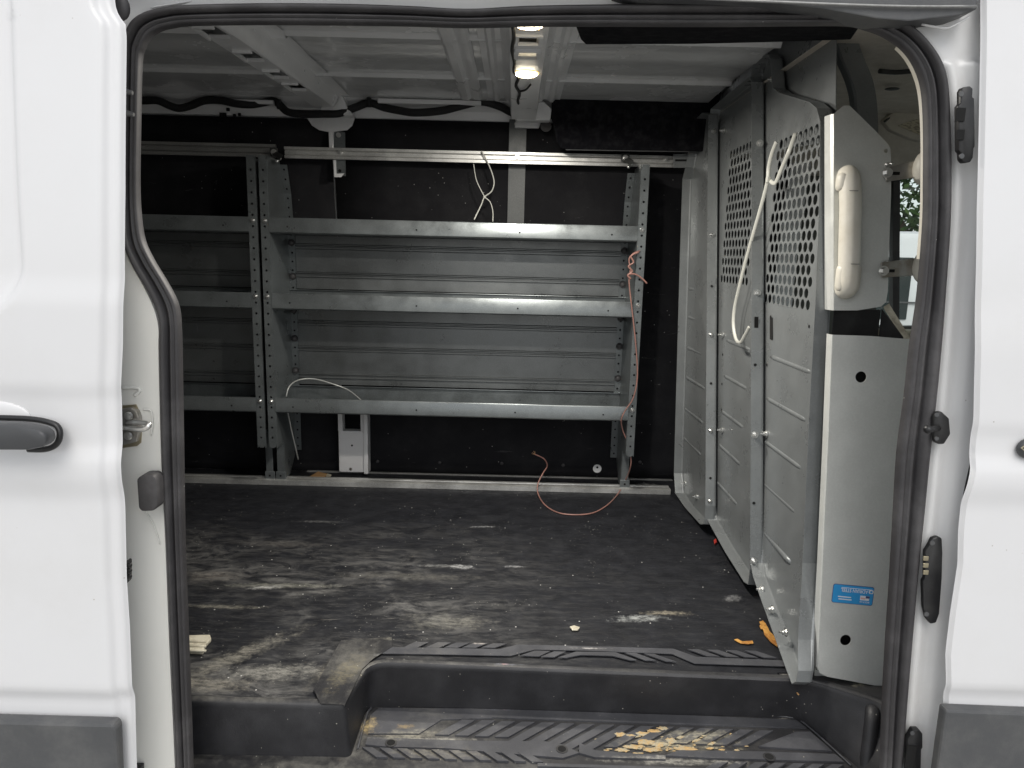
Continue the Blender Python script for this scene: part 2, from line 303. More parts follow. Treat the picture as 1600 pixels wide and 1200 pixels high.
# ------------------------------------------------------------------ object helpers
OFF = {}
def tag(o, label=None, cat=None, group=None, kind=None):
    if label: o['label'] = label
    if cat: o['category'] = cat
    if group: o['group'] = group
    if kind: o['kind'] = kind
    return o
def thing(name, label, cat, loc, group=None):
    o = bpy.data.objects.new(name, None); COL.objects.link(o); o.empty_display_size = .05
    o.location = loc; OFF[o.name] = Vector(loc)
    return tag(o, label, cat, group)
class MB:
    def __init__(s): s.b = bmesh.new()
    def face(s, pts):
        vs = [s.b.verts.new(Vector(p)) for p in pts]
        try: return s.b.faces.new(vs)
        except ValueError: return None
    def box(s, x0, x1, y0, y1, z0, z1, bev=0):
        r = bmesh.ops.create_cube(s.b, size=1)
        for v in r['verts']:
            v.co = Vector((x0 + (v.co.x + .5) * (x1 - x0), y0 + (v.co.y + .5) * (y1 - y0), z0 + (v.co.z + .5) * (z1 - z0)))
        if bev:
            ed = {e for v in r['verts'] for e in v.link_edges}
            bmesh.ops.bevel(s.b, geom=list(ed), offset=bev, segments=3, profile=.5, affect='EDGES')
        return s
    def prism(s, pts, vec, bev=0):
        """extrude a closed 3D outline by vec"""
        vec = Vector(vec)
        f = s.face(pts)
        r = bmesh.ops.extrude_face_region(s.b, geom=[f])
        nv = [g for g in r['geom'] if isinstance(g, bmesh.types.BMVert)]
        for v in nv: v.co += vec
        if bev:
            ed = {e for v in nv for e in v.link_edges} | {e for e in f.edges} if f.is_valid else {e for v in nv for e in v.link_edges}
            bmesh.ops.bevel(s.b, geom=list(ed), offset=bev, segments=2, profile=.5, affect='EDGES')
        return s
    def tube(s, pts, r, n=8, smooth=4, flat=None, cap=True):
        pts = [Vector(p) for p in pts]
        if smooth: pts = spline(pts, smooth)
        rings = []; prev = None
        for i, p in enumerate(pts):
            t = (pts[min(i + 1, len(pts) - 1)] - pts[max(i - 1, 0)]).normalized()
            if prev is None:
                a = Vector((0, 0, 1)) if abs(t.z) < .9 else Vector((0, 1, 0))
                u = t.cross(a).normalized()
            else: u = (prev - t * prev.dot(t)).normalized()
            prev = u; v = t.cross(u)
            if flat is not None:
                nn = Vector(flat); u = (t.cross(nn)).normalized(); v = u.cross(t).normalized(); ru, rv = r, r * .3
            else: ru = rv = r
            rings.append([s.b.verts.new(p + u * (ru * math.cos(2 * PI * k / n + .4)) + v * (rv * math.sin(2 * PI * k / n + .4))) for k in range(n)])
        for a, b in zip(rings, rings[1:]):
            for k in range(n): s.b.faces.new((a[k], a[(k + 1) % n], b[(k + 1) % n], b[k]))
        if cap:
            s.b.faces.new(rings[0][::-1]); s.b.faces.new(rings[-1])
        return s
    def cyl(s, c, ax, r, h, n=16, r2=None):
        c = Vector(c); ax = Vector(ax).normalized(); q = ax.to_track_quat('Z', 'Y')
        bmesh.ops.create_cone(s.b, cap_ends=True, segments=n, radius1=r, radius2=r if r2 is None else r2, depth=h,
                              matrix=Matrix.Translation(c + ax * h / 2) @ q.to_matrix().to_4x4())
        return s
    def ball(s, c, r, sc=(1, 1, 1), u=16, v=10):
        bmesh.ops.create_uvsphere(s.b, u_segments=u, v_segments=v, radius=r,
                                  matrix=Matrix.Translation(Vector(c)) @ Matrix.Diagonal((*sc, 1)))
        return s
    def loft(s, rings, closed=False):
        vr = [[s.b.verts.new(Vector(p)) for p in r] for r in rings]
        n = len(vr[0])
        for a, b in zip(vr, vr[1:]):
            for i in range(n if closed else n - 1):
                j = (i + 1) % n
                s.b.faces.new((a[i], a[j], b[j], b[i]))
        return s
    def sheet(s, outline, holes=(), f=lambda a, b: (a, b, 0)):
        """flat sheet of an outline (2D) with holes, mapped to 3D by f"""
        t = bmesh.new()
        for lp in [outline] + list(holes):
            vs = [t.verts.new((p[0], p[1], 0)) for p in lp]
            for i in range(len(vs)): t.edges.new((vs[i], vs[(i + 1) % len(vs)]))
        bmesh.ops.triangle_fill(t, use_beauty=True, use_dissolve=False, edges=t.edges[:], normal=(0, 0, 1))
        t.verts.index_update()
        mp = [s.b.verts.new(Vector(f(v.co.x, v.co.y))) for v in t.verts]
        for fc in t.faces:
            try: s.b.faces.new([mp[v.index] for v in fc.verts])
            except ValueError: pass
        t.free(); return s
    def perf(s, a0, a1, b0, b1, pa, pb, r, f, stagger=True, n=12):
        """perforated field: square tiles, each with a round hole"""
        rows = max(1, round((b1 - b0) / pb)); pb = (b1 - b0) / rows
        cols = max(1, round((a1 - a0) / pa)); pa = (a1 - a0) / cols
        def quad(x0, y0, x1, y1):
            s.b.faces.new([s.b.verts.new(Vector(f(*q))) for q in ((x0, y0), (x1, y0), (x1, y1), (x0, y1))])
        for j in range(rows):
            y0 = b0 + j * pb; sh = (pa / 2 if (stagger and j % 2) else 0)
            if sh: quad(a0, y0, a0 + sh, y0 + pb); quad(a1 - (pa - sh), y0, a1, y0 + pb)
            for i in range(cols - (1 if sh else 0)):
                x0 = a0 + sh + i * pa; cx, cy = x0 + pa / 2, y0 + pb / 2
                inn, out = [], []
                for q in range(n):
                    an = 2 * PI * (q + .5) / n; c_, s_ = math.cos(an), math.sin(an)
                    m = min((pa / 2) / abs(c_) if abs(c_) > 1e-6 else 9, (pb / 2) / abs(s_) if abs(s_) > 1e-6 else 9)
                    inn.append(s.b.verts.new(Vector(f(cx + r * c_, cy + r * s_))))
                    out.append(s.b.verts.new(Vector(f(cx + m * c_, cy + m * s_))))
                cor = {}
                for q in range(n):
                    j2 = (q + 1) % n
                    a1_, a2_ = 2 * PI * (q + .5) / n, 2 * PI * (q + 1.5) / n
                    corner = None
                    for (sx, sy) in ((1, 1), (-1, 1), (-1, -1), (1, -1)):
                        ac = math.atan2(sy * pb / 2, sx * pa / 2) % (2 * PI)
                        if a1_ < ac < a2_ or a1_ < ac + 2 * PI < a2_:
                            corner = s.b.verts.new(Vector(f(cx + sx * pa / 2, cy + sy * pb / 2)))
                    lst = [inn[q], out[q]] + ([corner] if corner else []) + [out[j2], inn[j2]]
                    s.b.faces.new(lst)
        return s
    def done(s, name, mat, parent=None, smooth=False, solid=0, bevel=0, origin=None, recalc=True, offset=-1, sub=0):
        if recalc: bmesh.ops.recalc_face_normals(s.b, faces=s.b.faces[:])
        me = bpy.data.meshes.new(name)
        if smooth:
            for f in s.b.faces: f.smooth = True
        if origin is not None:
            ov = Vector(origin)
            for v in s.b.verts: v.co -= ov
        s.b.to_mesh(me); s.b.free(); me.materials.append(M[mat] if isinstance(mat, str) else mat)
        o = bpy.data.objects.new(name, me); COL.objects.link(o)
        put(o, parent, Vector(origin) if origin is not None else Vector((0, 0, 0)))
        if solid:
            md = o.modifiers.new('s', 'SOLIDIFY'); md.thickness = solid; md.offset = offset
        if bevel:
            md = o.modifiers.new('b', 'BEVEL'); md.width = bevel; md.segments = 2; md.limit_method = 'ANGLE'
        if sub:
            md = o.modifiers.new('u', 'SUBSURF'); md.levels = sub; md.render_levels = sub
        if smooth and not sub:
            if smooth != 'all':
                md = o.modifiers.new('e', 'EDGE_SPLIT'); md.split_angle = math.radians(40)
        return o
def loose(o):
    """one object for each loose piece of a mesh"""
    bm = bmesh.new(); bm.from_mesh(o.data); left = set(bm.verts); groups = []
    while left:
        st_ = [left.pop()]; g_ = set(st_)
        while st_:
            v = st_.pop()
            for e in v.link_edges:
                w_ = e.other_vert(v)
                if w_ in left: left.discard(w_); g_.add(w_); st_.append(w_)
        groups.append(g_)
    out = [o]
    if len(groups) > 1:
        idx = {}
        for i, g_ in enumerate(groups):
            for v in g_: idx[v.index] = i
        meshes = []
        for i in range(len(groups)):
            b2 = bmesh.new(); b2.from_mesh(o.data); b2.verts.ensure_lookup_table()
            bmesh.ops.delete(b2, geom=[v for v in b2.verts if idx[v.index] != i], context='VERTS')
            me = bpy.data.meshes.new(o.name); b2.to_mesh(me); b2.free(); me.materials.append(o.data.materials[0]); meshes.append(me)
        o.data = meshes[0]
        for me in meshes[1:]:
            c = o.copy(); c.data = me; COL.objects.link(c); out.append(c); OFF[c.name] = OFF[o.name]
    bm.free(); return out
def behind(P, Y):
    """the point on plane Y in line with P on the door plane (to run trim just inside the opening)"""
    P = Vector(P); return CAM + (P - CAM) * ((Y - CAM.y) / (P.y - CAM.y))
def put(o, parent, world):
    if parent is not None:
        o.parent = parent; o.location = world - OFF.get(parent.name, Vector((0, 0, 0)))
    else: o.location = world
    OFF[o.name] = Vector(world)
    return o
def inst(src, parent, world, rot=None):
    o = src.copy(); COL.objects.link(o)
    for kk in ('label',):
        if kk in o: del o[kk]
    put(o, parent, Vector(world))
    if rot is not None: o.rotation_euler = rot
    return o
def spline(p, k=6, closed=False):
    n = len(p); out = []
    rng = range(n if closed else n - 1)
    for i in rng:
        if closed: a, b, c, d = p[(i - 1) % n], p[i], p[(i + 1) % n], p[(i + 2) % n]
        else: a, b, c, d = p[max(i - 1, 0)], p[i], p[i + 1], p[min(i + 2, n - 1)]
        for q in range(k):
            t = q / k
            out.append(.5 * ((2 * b) + (c - a) * t + (2 * a - 5 * b + 4 * c - d) * t * t + (3 * b - a - 3 * c + d) * t ** 3))
    if not closed: out.append(p[-1])
    return out
def resample(p, n):
    L = [0]
    for a, b in zip(p, p[1:]): L.append(L[-1] + (b - a).length)
    out = []; j = 0
    for i in range(n):
        s_ = L[-1] * i / (n - 1)
        while j < len(L) - 2 and L[j + 1] < s_: j += 1
        t = (s_ - L[j]) / max(1e-9, L[j + 1] - L[j]); out.append(p[j].lerp(p[j + 1], min(1, max(0, t))))
    return out
def lerp_table(tab, z):
    """tab: sorted (z, value)"""
    if z <= tab[0][0]: return tab[0][1]
    for (a, va), (b, vb) in zip(tab, tab[1:]):
        if z <= b:
            t = (z - a) / (b - a); t = t * t * (3 - 2 * t) if False else t
            return va + (vb - va) * t
    return tab[-1][1]
def circ(cx, cy, r, n=16): return [(cx + r * math.cos(2 * PI * i / n), cy + r * math.sin(2 * PI * i / n)) for i in range(n)]
def ss(t): t = max(0, min(1, t)); return t * t * (3 - 2 * t)

# ================================================================== SETTING
GZ = -0.74
g = MB(); g.face([(-60, -60, GZ), (60, -60, GZ), (60, 60, GZ), (-60, 60, GZ)])
tag(g.done('ground', 'ground'), 'grey asphalt parking ground under and around the van', kind='structure')

# ================================================================== THE VAN
van = thing('cargo_van', 'white cargo van seen through its open sliding side door, empty grey load space', 'van', (0, .8, GZ))

# ---- opening outline, read off the photograph at the door plane Y=0
OUT = [(281, 1290), (279, 1200), (270, 1000), (264, 840), (258, 720), (254, 557), (254, 515), (250, 492), (242, 470), (229, 444), (212, 414), (200, 385),
       (196, 350), (195, 292), (196, 162), (198, 75), (202, 55), (212, 36), (229, 23), (248, 16), (277, 11), (330, 9), (430, 8), (540, 9), (640, 12), (730, 16),
       (827, 11), (950, 9), (1120, 8), (1250, 9), (1332, 11), (1365, 17), (1397, 29), (1428, 50), (1452, 78), (1468, 107), (1476, 140), (1480, 195), (1482, 270),
       (1480, 350), (1472, 460), (1466, 541), (1459, 622), (1451, 704), (1443, 787), (1432, 885), (1420, 1010), (1412, 1102), (1405, 1200), (1398, 1290)]
INN = [(302, 1290), (300, 1200), (293, 1000), (288, 840), (286, 690), (284, 560), (282, 512), (279, 486), (273, 466), (258, 437), (240, 406), (226, 375),
       (219, 335), (216, 285), (217, 195), (220, 100), (226, 76), (236, 58), (252, 47), (270, 42), (290, 39), (340, 38), (430, 38), (540, 39), (640, 40), (730, 42),
       (827, 40), (950, 40), (1120, 41), (1250, 40), (1325, 40), (1355, 46), (1380, 55), (1403, 70), (1422, 92), (1436, 122), (1443, 156), (1446, 210), (1446, 280),
       (1444, 350), (1434, 460), (1422, 541), (1414, 622), (1404, 704), (1399, 787), (1393, 885), (1384, 1010), (1379, 1102), (1376, 1200), (1372, 1290)]
oo = spline([un(*p, Y=0) for p in OUT], 8); ii = spline([un(*p, Y=0) for p in INN], 8)
N = len(oo)
# ---- rubber seal: moulded profile swept round the opening
prof = [(0, .004), (.02, -.006), (.10, -.016), (.25, -.022), (.40, -.018), (.47, -.008), (.50, .001), (.53, -.006), (.60, -.012), (.68, -.011), (.72, -.003), (.75, -.006), (.84, -.010), (.93, -.004), (1.0, .006)]
mb = MB(); rings = []
for t, y in prof:
    rings.append([(a.x + (b.x - a.x) * t, y + .006 * math.sin(i * .13) * .3, a.z + (b.z - a.z) * t) for i, (a, b) in enumerate(zip(oo, ii))])
rings.append([behind(p + (p - a).normalized() * -.001, .035) for a, p in zip(oo, ii)])
mb.loft(rings)
seal = mb.done('door_seal', 'rubber', van, smooth='all')

# ---- inner jamb return behind the seal
ctr = Vector((0.03, 0, .5))
mb = MB(); rings = []
for dy, grow in ((.033, .001), (.045, .003), (.10, .010), (.13, .03)):
    r = []
    for p in ii:
        d = Vector((p.x - ctr.x, 0, p.z - ctr.z)); d.normalize()
        r.append(behind(p + d * grow, dy))
    rings.append(r)
mb.loft(rings); mb.done('door_jamb', 'plastic', van, smooth='all')

# ---- white body side round the opening
def bodyY(px_side, d, z):
    if px_side > 0:      # front pillar: recessed flat, then a rounded step out to the door gap
        return .002 - .010 * ss(d / .010) + .003 * ss((d - .014) / .010) - .010 * ss((d - .026) / .018) - .006 * ss((d - .050) / .02)
    return .002 - .008 * ss(d / .015) + .010 * ss((d - .03) / .03)
mb = MB(); rings = []
ds = [0, .003, .006, .010, .015, .020, .026, .032, .038, .044, .050, .058, .066, .08, .10]
nor = []
for i in range(N):
    t = oo[min(i + 1, N - 1)] - oo[max(i - 1, 0)]; nrm = Vector((-t.z, 0, t.x)).normalized()
    if nrm.dot(oo[i] - ctr) < 0: nrm = -nrm
    nor.append(nrm)
for d in ds:
    r = []
    for i, p in enumerate(oo):
        s_ = ss((nor[i].x + .3) / .9); q = p + nor[i] * d
        y = bodyY(1, d, q.z) * s_ + bodyY(-1, d, q.z) * (1 - s_)
        if q.z > 1.2: y = y * .3 + .012 * ss((q.z - 1.27) / .1)
        # side swells where the pillar is broad
        r.append((q.x, y, q.z))
    rings.append(r)
bx0, bx1, bz0, bz1 = -2.6, 1.02, -.42, 1.55
r = []
for p in rings[-1]:
    P = Vector(p); d = Vector((P.x - ctr.x, 0, P.z - ctr.z))
    tx = ((bx1 if d.x > 0 else bx0) - P.x) / d.x if abs(d.x) > 1e-6 else 99
    tz = ((bz1 if d.z > 0 else bz0) - P.z) / d.z if abs(d.z) > 1e-6 else 99
    t = max(0, min(tx, tz)); q = P + d * t; r.append((q.x, P.y, q.z))
rings.append(r)
mb.loft(rings); body = mb.done('body_side', 'pillar', van, smooth='all')

# body seams and raised ribs on the rear pillar
rp = MB()
for (ya, yb) in ((524, 526), (563, 565), (609, 611)):
    a = un(186, ya, Y=-.006); b = un(252, yb, Y=-.006)
    rp.box(a.x - .02, b.x - .004, -.0085, -.004, b.z - .0008, a.z + .0004)
loose(rp.done('pillar_seam', 'sill', van))
# cream inner strip of the rear pillar (unpolished paint)
cr = MB(); A = []; B = []; Cc = []
for i in range(0, N):
    if nor[i].x < -.5 and oo[i].z < .93:
        A.append((oo[i].x - .002, -.0095, oo[i].z)); B.append((oo[i].x - .03, -.0115, oo[i].z)); Cc.append((oo[i].x - .16, -.0105, oo[i].z))
cr.loft([A, B, Cc]); cr.done('rear_pillar_face', 'cream', van, smooth='all')
# sealant seam blotches at the top corners
t = MB()
t.tube([un(236, 12, Y=-.004), un(258, 8, Y=-.004), un(285, 4, Y=-.002), un(300, 1, Y=0)], .0015, 6)
t.tube([un(1440, 38, Y=-.022), un(1475, 44, Y=-.026), un(1490, 40, Y=-.03), un(1515, 26, Y=-.035)], .0018, 6)
loose(t.done('sealant_bead', 'pillar', van, smooth='all'))

# ---- sill under the opening
s_ = MB(); s_.box(-.72, .84, -.10, .03, -.40, -.128, .01); s_.done('door_sill', 'sill', van)

# ---- upper door track
tk = MB()
pts = [(960, -16), (1000, -5), (1180, 2), (1290, 14), (1370, 29), (1420, 33), (1500, 24), (1527, 14), (1529, -26)]
tk.prism([un(*p, Y=-.045) for p in pts], (0, .05, 0))
ot = tk.done('sliding_track', 'clad', van, bevel=.002)
tk = MB(); tk.tube([un(1050, -4, Y=-.050), un(1370, 9, Y=-.050), un(1526, 10, Y=-.050)], .0022, 6); tk.done('track_lip', 'dullalu', ot, smooth='all')

# ---- sliding door, slid back: its outer skin
edge_px = [(200, 1290), (214, 1200), (209, 1080), (203, 980), (198, 900), (196, 800), (191, 700), (190, 620), (192, 540), (195, 440), (196, 300), (197, 140), (198, 60), (196, 36), (186, 26), (180, 8), (178, -60)]

RCX, RCZ = un(37, 300, Y=-.12).x, un(5, 498, Y=-.13).z
def doorY(x, z, ex):
    y = -.135
    y += .045 * ss((z - .80) / .7)                     # tumblehome
    y += .030 * ss((-z + .05) / .4)
    y -= .006 * ss((z - .66) / .03) * (1 - ss((z - .80) / .05)) * .6
    y -= .007 * ss((z - .50) / .05) * (1 - ss((z - .56) / .04))
    y += .008 * ss((.19 - z) / .03)
    # pressed window recess
    cx, cz = RCX, RCZ
    dx = (cx - x); dz = z - cz
    if dx > 0 and dz > 0:
        rr = .09
        k_ = min(dx, dz) if not (dx < rr and dz < rr) else rr - math.hypot(rr - dx, rr - dz)
        if k_ > 0: y += .016 * ss(k_ / .014)
    e = ex - x
    y += .014 * ss((.030 - e) / .012) * .5              # hem step
    y += .006 * ss((.006 - e) / .006)
    return y
def edge_table(px, fy):
    out = []
    for p in px:
        Y = -.15
        for _ in range(8): q_ = un(*p, Y=Y); Y = fy(q_.x, q_.z)
        out.append((q_.z, q_.x))
    return sorted(out)
etab = edge_table(edge_px, lambda x, z: doorY(x, z, x))
zt, zb = etab[-1][0], -.55
mb = MB(); rings = []
es = [0, .001, .003, .006, .012, .018, .021, .024, .028, .032, .05] + [.07 + .005 * i for i in range(56)] + [.36, .45, .6, .8, 1.1]
zs = [zb + (zt + .0 - zb) * i / 240 for i in range(241)]
for e in es:
    rings.append([(lerp_table(etab, z) - e, doorY(lerp_table(etab, z) - e, z, lerp_table(etab, z)), z) for z in zs])
mb.loft(rings)
# thickness: door edge returning inwards
rr = [[(lerp_table(etab, z), doorY(lerp_table(etab, z), z, lerp_table(etab, z)), z) for z in zs], [(lerp_table(etab, z) * 1.09, -.05, z) for z in zs]]
mb.loft(rr)
sdoor = mb.done('sliding_door', 'white', van, smooth='all'); sdoor['label'] = 'white sliding door slid back along the body'
# top corner rubber
c = MB(); c.ball(un(188, 12, Y=-.06), .014, (1, .6, 1.3)); c.done('corner_rubber', 'rubber', sdoor, smooth='all')
# lower cladding of the sliding door
cl = MB(); e0 = un(0, 1122, Y=-0.1450); e1 = un(181, 1127, Y=-0.1450); e2 = un(187, 1215, Y=-0.1450)
pts = [(e0.x - 1.0, e0.z + .010), (e0.x, e0.z), (e1.x, e1.z), (e1.x + .004, e1.z - .01), (e2.x, e2.z - .05), (e2.x, -.4), (e0.x - 1.0, -.4)]
cl.prism([(x, -.130, z) for x, z in pts], (0, -.022, 0)); cl.done('lower_cladding', 'clad', sdoor, bevel=.006)
# door handle
h = MB()
P = [un(*p, Y=-0.1650) for p in ((-60, 655), (40, 657), (78, 665), (88, 672), (90, 684), (84, 692), (60, 697), (-60, 697))]
h.prism(P, (0, -.025, 0)); hd = h.done('door_handle', 'handle', sdoor, bevel=.005, smooth=True)
h = MB(); h.tube([un(44, 702, Y=-0.1550), un(70, 702, Y=-0.1550), un(86, 696, Y=-0.1550), un(93, 684, Y=-0.1550), un(92, 670, Y=-0.1520), un(80, 661, Y=-0.1500), un(40, 654, Y=-0.1450), un(-60, 652, Y=-0.1450)], .0045, 8)
h.done('handle_surround', 'plastic', hd, smooth='all')
# pressed hollow above the handle
h = MB(); h.ball(un(-8, 650, Y=-0.1350), .055, (1.0, .10, .42), 24, 12); h.done('handle_recess', 'white', sdoor, smooth='all')
# black roller stubs at the seal, latch pins on the door edge
for (px, py) in ((199, 142), (201, 176)):
    q = MB(); p = un(px, py, Y=-.03); q.cyl(p - Vector((.01, 0, 0)), (1, 0, -.15), .006, .018, 12, .003); q.done('guide_pin', 'clad', van, smooth=True)
bmper = MB()
for (px, py) in ((203, 883), (203, 891), (203, 900)):
    p = un(px, py, Y=-.08); bmper.cyl(p - Vector((.012, 0, 0)), (1, 0, 0), .0026, .014, 8); bmper.ball(p, .0035)
bmper.prism([un(*p, Y=-.08) for p in ((198, 876), (201, 877), (201, 908), (198, 912))], (0, .01, 0))
loose(bmper.done('contact_plunger', 'plastic', sdoor, smooth=True))

# ---- striker on the rear pillar
st = thing('x', 'x', 'x', (0, 0, 0)); bpy.data.objects.remove(st)
pl = MB(); P = [un(*p, Y=-.022) for p in ((186, 640), (205, 637), (213, 642), (217, 652), (218, 672), (214, 690), (204, 693), (186, 697))]
pl.prism(P, (0, .012, 0)); strk = pl.done('door_striker', 'steel', van, bevel=.002)
lp = MB(); lp.tube([un(192, 668, Y=-.03), un(202, 669, Y=-.045), (un(222, 671, Y=-.06)), un(232, 666, Y=-.062), un(230, 661, Y=-.055), un(210, 660, Y=-.04), un(200, 661, Y=-.024)], .0042, 10)
lp.done('striker_loop', 'zinc', strk, smooth='all')
for (px, py) in ((201, 650), (200, 681)):
    q = MB(); p = un(px, py, Y=-.024); q.cyl(p, (0, -1, 0), .0075, .003, 14, .006); q.cyl(p + Vector((0, -.0031, 0)), (0, -1, 0), .003, .0006, 6)
    q.done('screw', 'zinc', strk, smooth=True)
# rusty primer edge round the striker
q = MB(); P = [un(*p, Y=-.0135) for p in ((184, 634), (212, 632), (216, 640), (222, 660), (220, 692), (214, 697), (184, 701))]
q.prism(P, (0, .003, 0)); q.done('striker_gasket', 'gold', strk)
# rubber door bumper
q = MB(); P = [un(*p, Y=-.02) for p in ((226, 741), (236, 734), (252, 734), (257, 742), (259, 782), (252, 790), (234, 791), (229, 785))]
q.prism(P, (0, -.028, 0)); q.done('rubber_bumper', 'rubber', van, bevel=.006, smooth=True)
q = MB(); P = [un(*p, Y=-.012) for p in ((213, 1191), (226, 1191), (226, 1230), (213, 1230))]
q.prism(P, (0, -.010, 0)); q.done('lower_latch', 'plastic', van, bevel=.002)
# pressed outline on the pillar
q = MB(); q.tube([un(*p, Y=-.013) for p in ((228, 745), (226, 792), (240, 820), (250, 850))], .0012, 6)
q.tube([un(*p, Y=-.013) for p in ((224, 640), (236, 642), (238, 662), (236, 680))], .0015, 6)
q.tube([un(*p, Y=-.013) for p in ((190, 606), (214, 606), (218, 611), (210, 618))], .003, 6)
loose(q.done('pressed_bead', 'cream', van, smooth='all'))

# ---- front pillar fittings
def black_plate(px, name, Y, dep, holes=(), mat='plastic'):
    q = MB(); P = [un(*p, Y=Y) for p in px]; q.prism(P, (0, -dep, 0)); o = q.done(name, mat, van, bevel=.0025, smooth=True); return o
lt = black_plate([(1494, 145), (1497, 139), (1508, 137), (1513, 141), (1512, 154), (1515, 156), (1516, 230), (1514, 234), (1513, 248), (1509, 255), (1499, 256), (1495, 251), (1494, 240), (1491, 237), (1490, 168), (1494, 164)], 'contact_socket', -.028, .012)
for (a, b, c_, d) in ((1495, 168, 1507, 190), (1496, 202, 1506, 219)):
    q = MB(); p = un(a, b, Y=-.042); r = un(c_, d, Y=-.042); q.box(p.x, r.x, -.0425, -.0405, r.z, p.z, .0008); q.done('socket_recess', 'hole', lt)
for (px, py) in ((1501, 147), (1502, 244), ):
    q = MB(); q.cyl(un(px, py, Y=-.041), (0, -1, 0), .0038, .002, 12); q.done('screw', 'clad', lt, smooth=True)
bs = black_plate([(1458, 643), (1466, 641), (1478, 652), (1480, 676), (1470, 692), (1461, 692), (1455, 688), (1454, 650)], 'ball_stud_mount', -.022, .010)
q = MB(); a = un(1466, 669, Y=-.034); b = un(1450, 671, Y=-.055); q.tube([a, b], .0048, 12, 0); q.ball(b, .0068); q.done('ball_stud', 'plastic', bs, smooth='all')
for (px, py) in ((1463, 648), (1463, 685)):
    q = MB(); q.cyl(un(px, py, Y=-.033), (0, -1, 0), .0034, .002, 12); q.done('screw', 'clad', bs, smooth=True)
cp = black_plate([(1452, 838), (1460, 835), (1467, 838), (1468, 860), (1467, 900), (1463, 955), (1458, 969), (1449, 971), (1442, 962), (1438, 945), (1437, 905), (1440, 900), (1441, 858), (1445, 852)], 'latch_contact_plate', -.018, .010)
for i in range(3):
    q = MB(); p = un(1443, 869 + i * 11, Y=-.030); q.box(p.x, p.x + .009, -.031, -.028, p.z - .008, p.z, .001); q.done('metal_contact', 'gold', cp)
for (px, py) in ((1456, 848), (1447, 959)):
    q = MB(); q.cyl(un(px, py, Y=-.029), (0, -1, 0), .0042, .002, 12); q.done('screw', 'clad', cp, smooth=True)
lw = black_plate([(1418, 1140), (1421, 1134), (1431, 1134), (1436, 1140), (1436, 1162), (1434, 1164), (1432, 1260), (1411, 1260), (1413, 1148)], 'lower_socket', -.018, .012)
q = MB(); p = un(1418, 1166, Y=-.032); r = un(1428, 1200, Y=-.032); q.box(p.x, r.x, -.0325, -.030, r.z, p.z); q.done('socket_recess', 'hole', lw)
q = MB(); q.cyl(un(1425, 1145, Y=-.031), (0, -1, 0), .0038, .002, 12); q.done('screw', 'clad', lw, smooth=True)

# ---- front passenger door
ged = [(1478, 1290), (1460, 1205), (1474, 1110), (1478, 1060), (1477, 1020), (1484, 960), (1496, 880), (1497, 830), (1503, 780), (1516, 730), (1521, 650), (1522, 600), (1523, 500), (1526, 330), (1530, 160), (1532, 60), (1532, -60)]
def fY(e, z):
    y = -.066 + .045 * ss((z - .80) / .7) + .020 * ss((.05 - z) / .4)
    y -= .007 * ss((z - .50) / .05) * (1 - ss((z - .56) / .04))
    y -= .004 * ss((z - .62) / .03) * (1 - ss((z - .75) / .1))
    y += .008 * ss((.19 - z) / .03)
    y += .006 * (1 - ss(e / .006))
    return y
ftab = edge_table(ged, lambda x, z: fY(0, z)); fzt = ftab[-1][0]
mb = MB(); fe = [0, .001, .003, .006, .010, .014, .02, .04, .08, .14, .22, .30, .42]
fzs = [-.55 + (fzt + .55) * i / 200 for i in range(201)]
mb.loft([[(lerp_table(ftab, z) + e, fY(e, z), z) for z in fzs] for e in fe])
mb.loft([[(lerp_table(ftab, z), fY(0, z), z) for z in fzs], [(lerp_table(ftab, z) * 1.05, -.015, z) for z in fzs]])
xl, xr = 1.10, 2.0
mb.box(xl + .02, xr, -.065, -.03, -.55, .42); mb.box(xl + .02, xr, -.05, -.03, 1.08, 1.30); mb.box(xr - .12, xr, -.06, -.03, .42, 1.08)
fd = mb.done('front_door', 'white', van, smooth=True); fd['label'] = 'white closed front passenger door'
q = MB(); q.box(1.0, 2.25, -.02, .03, 1.24, 1.56, .01); q.done('cab_roof_side', 'white', van, smooth=True)
q = MB(); q.box(2.02, 2.7, -.06, .0, -.45, .44, .02); q.done('front_wing_panel', 'white', van, smooth=True)
q = MB(); q.box(xl + .03, xr - .12, -.05, -.045, .42, 1.08); q.done('door_window', 'glass', fd)
# dark gap between the pillar and the front door
q = MB(); q.loft([[(lerp_table(ftab, z) * 1.03 + .004, -.024, z) for z in fzs], [(lerp_table(ftab, z) * 1.03 + .02, -.020, z) for z in fzs]]); q.done('door_gap_seal', 'rubber', fd)
# cladding and handle of the front door
q = MB(); a = un(1476, 1107, Y=-.075); b = un(1600, 1111, Y=-.075); c_ = un(1461, 1215, Y=-.075)
q.prism([(a.x, -.057, a.z), (2.0, -.057, b.z - .02), (2.0, -.057, -.4), (c_.x - .01, -.057, -.4), (c_.x, -.057, c_.z)], (0, -.022, 0)); q.done('lower_cladding', 'clad', fd, bevel=.005)
q = MB(); q.ball(un(1612, 701, Y=-.072), .024, (1, .45, .75), 24, 14); fh = q.done('door_handle', 'handle', fd, smooth='all')
q = MB(); p = un(1596, 700, Y=-.082); q.tube([p + Vector((.006, 0, .004)), p, p + Vector((.006, 0, -.004))], .0013, 6, 0); q.done('handle_mark', 'gold', fh)

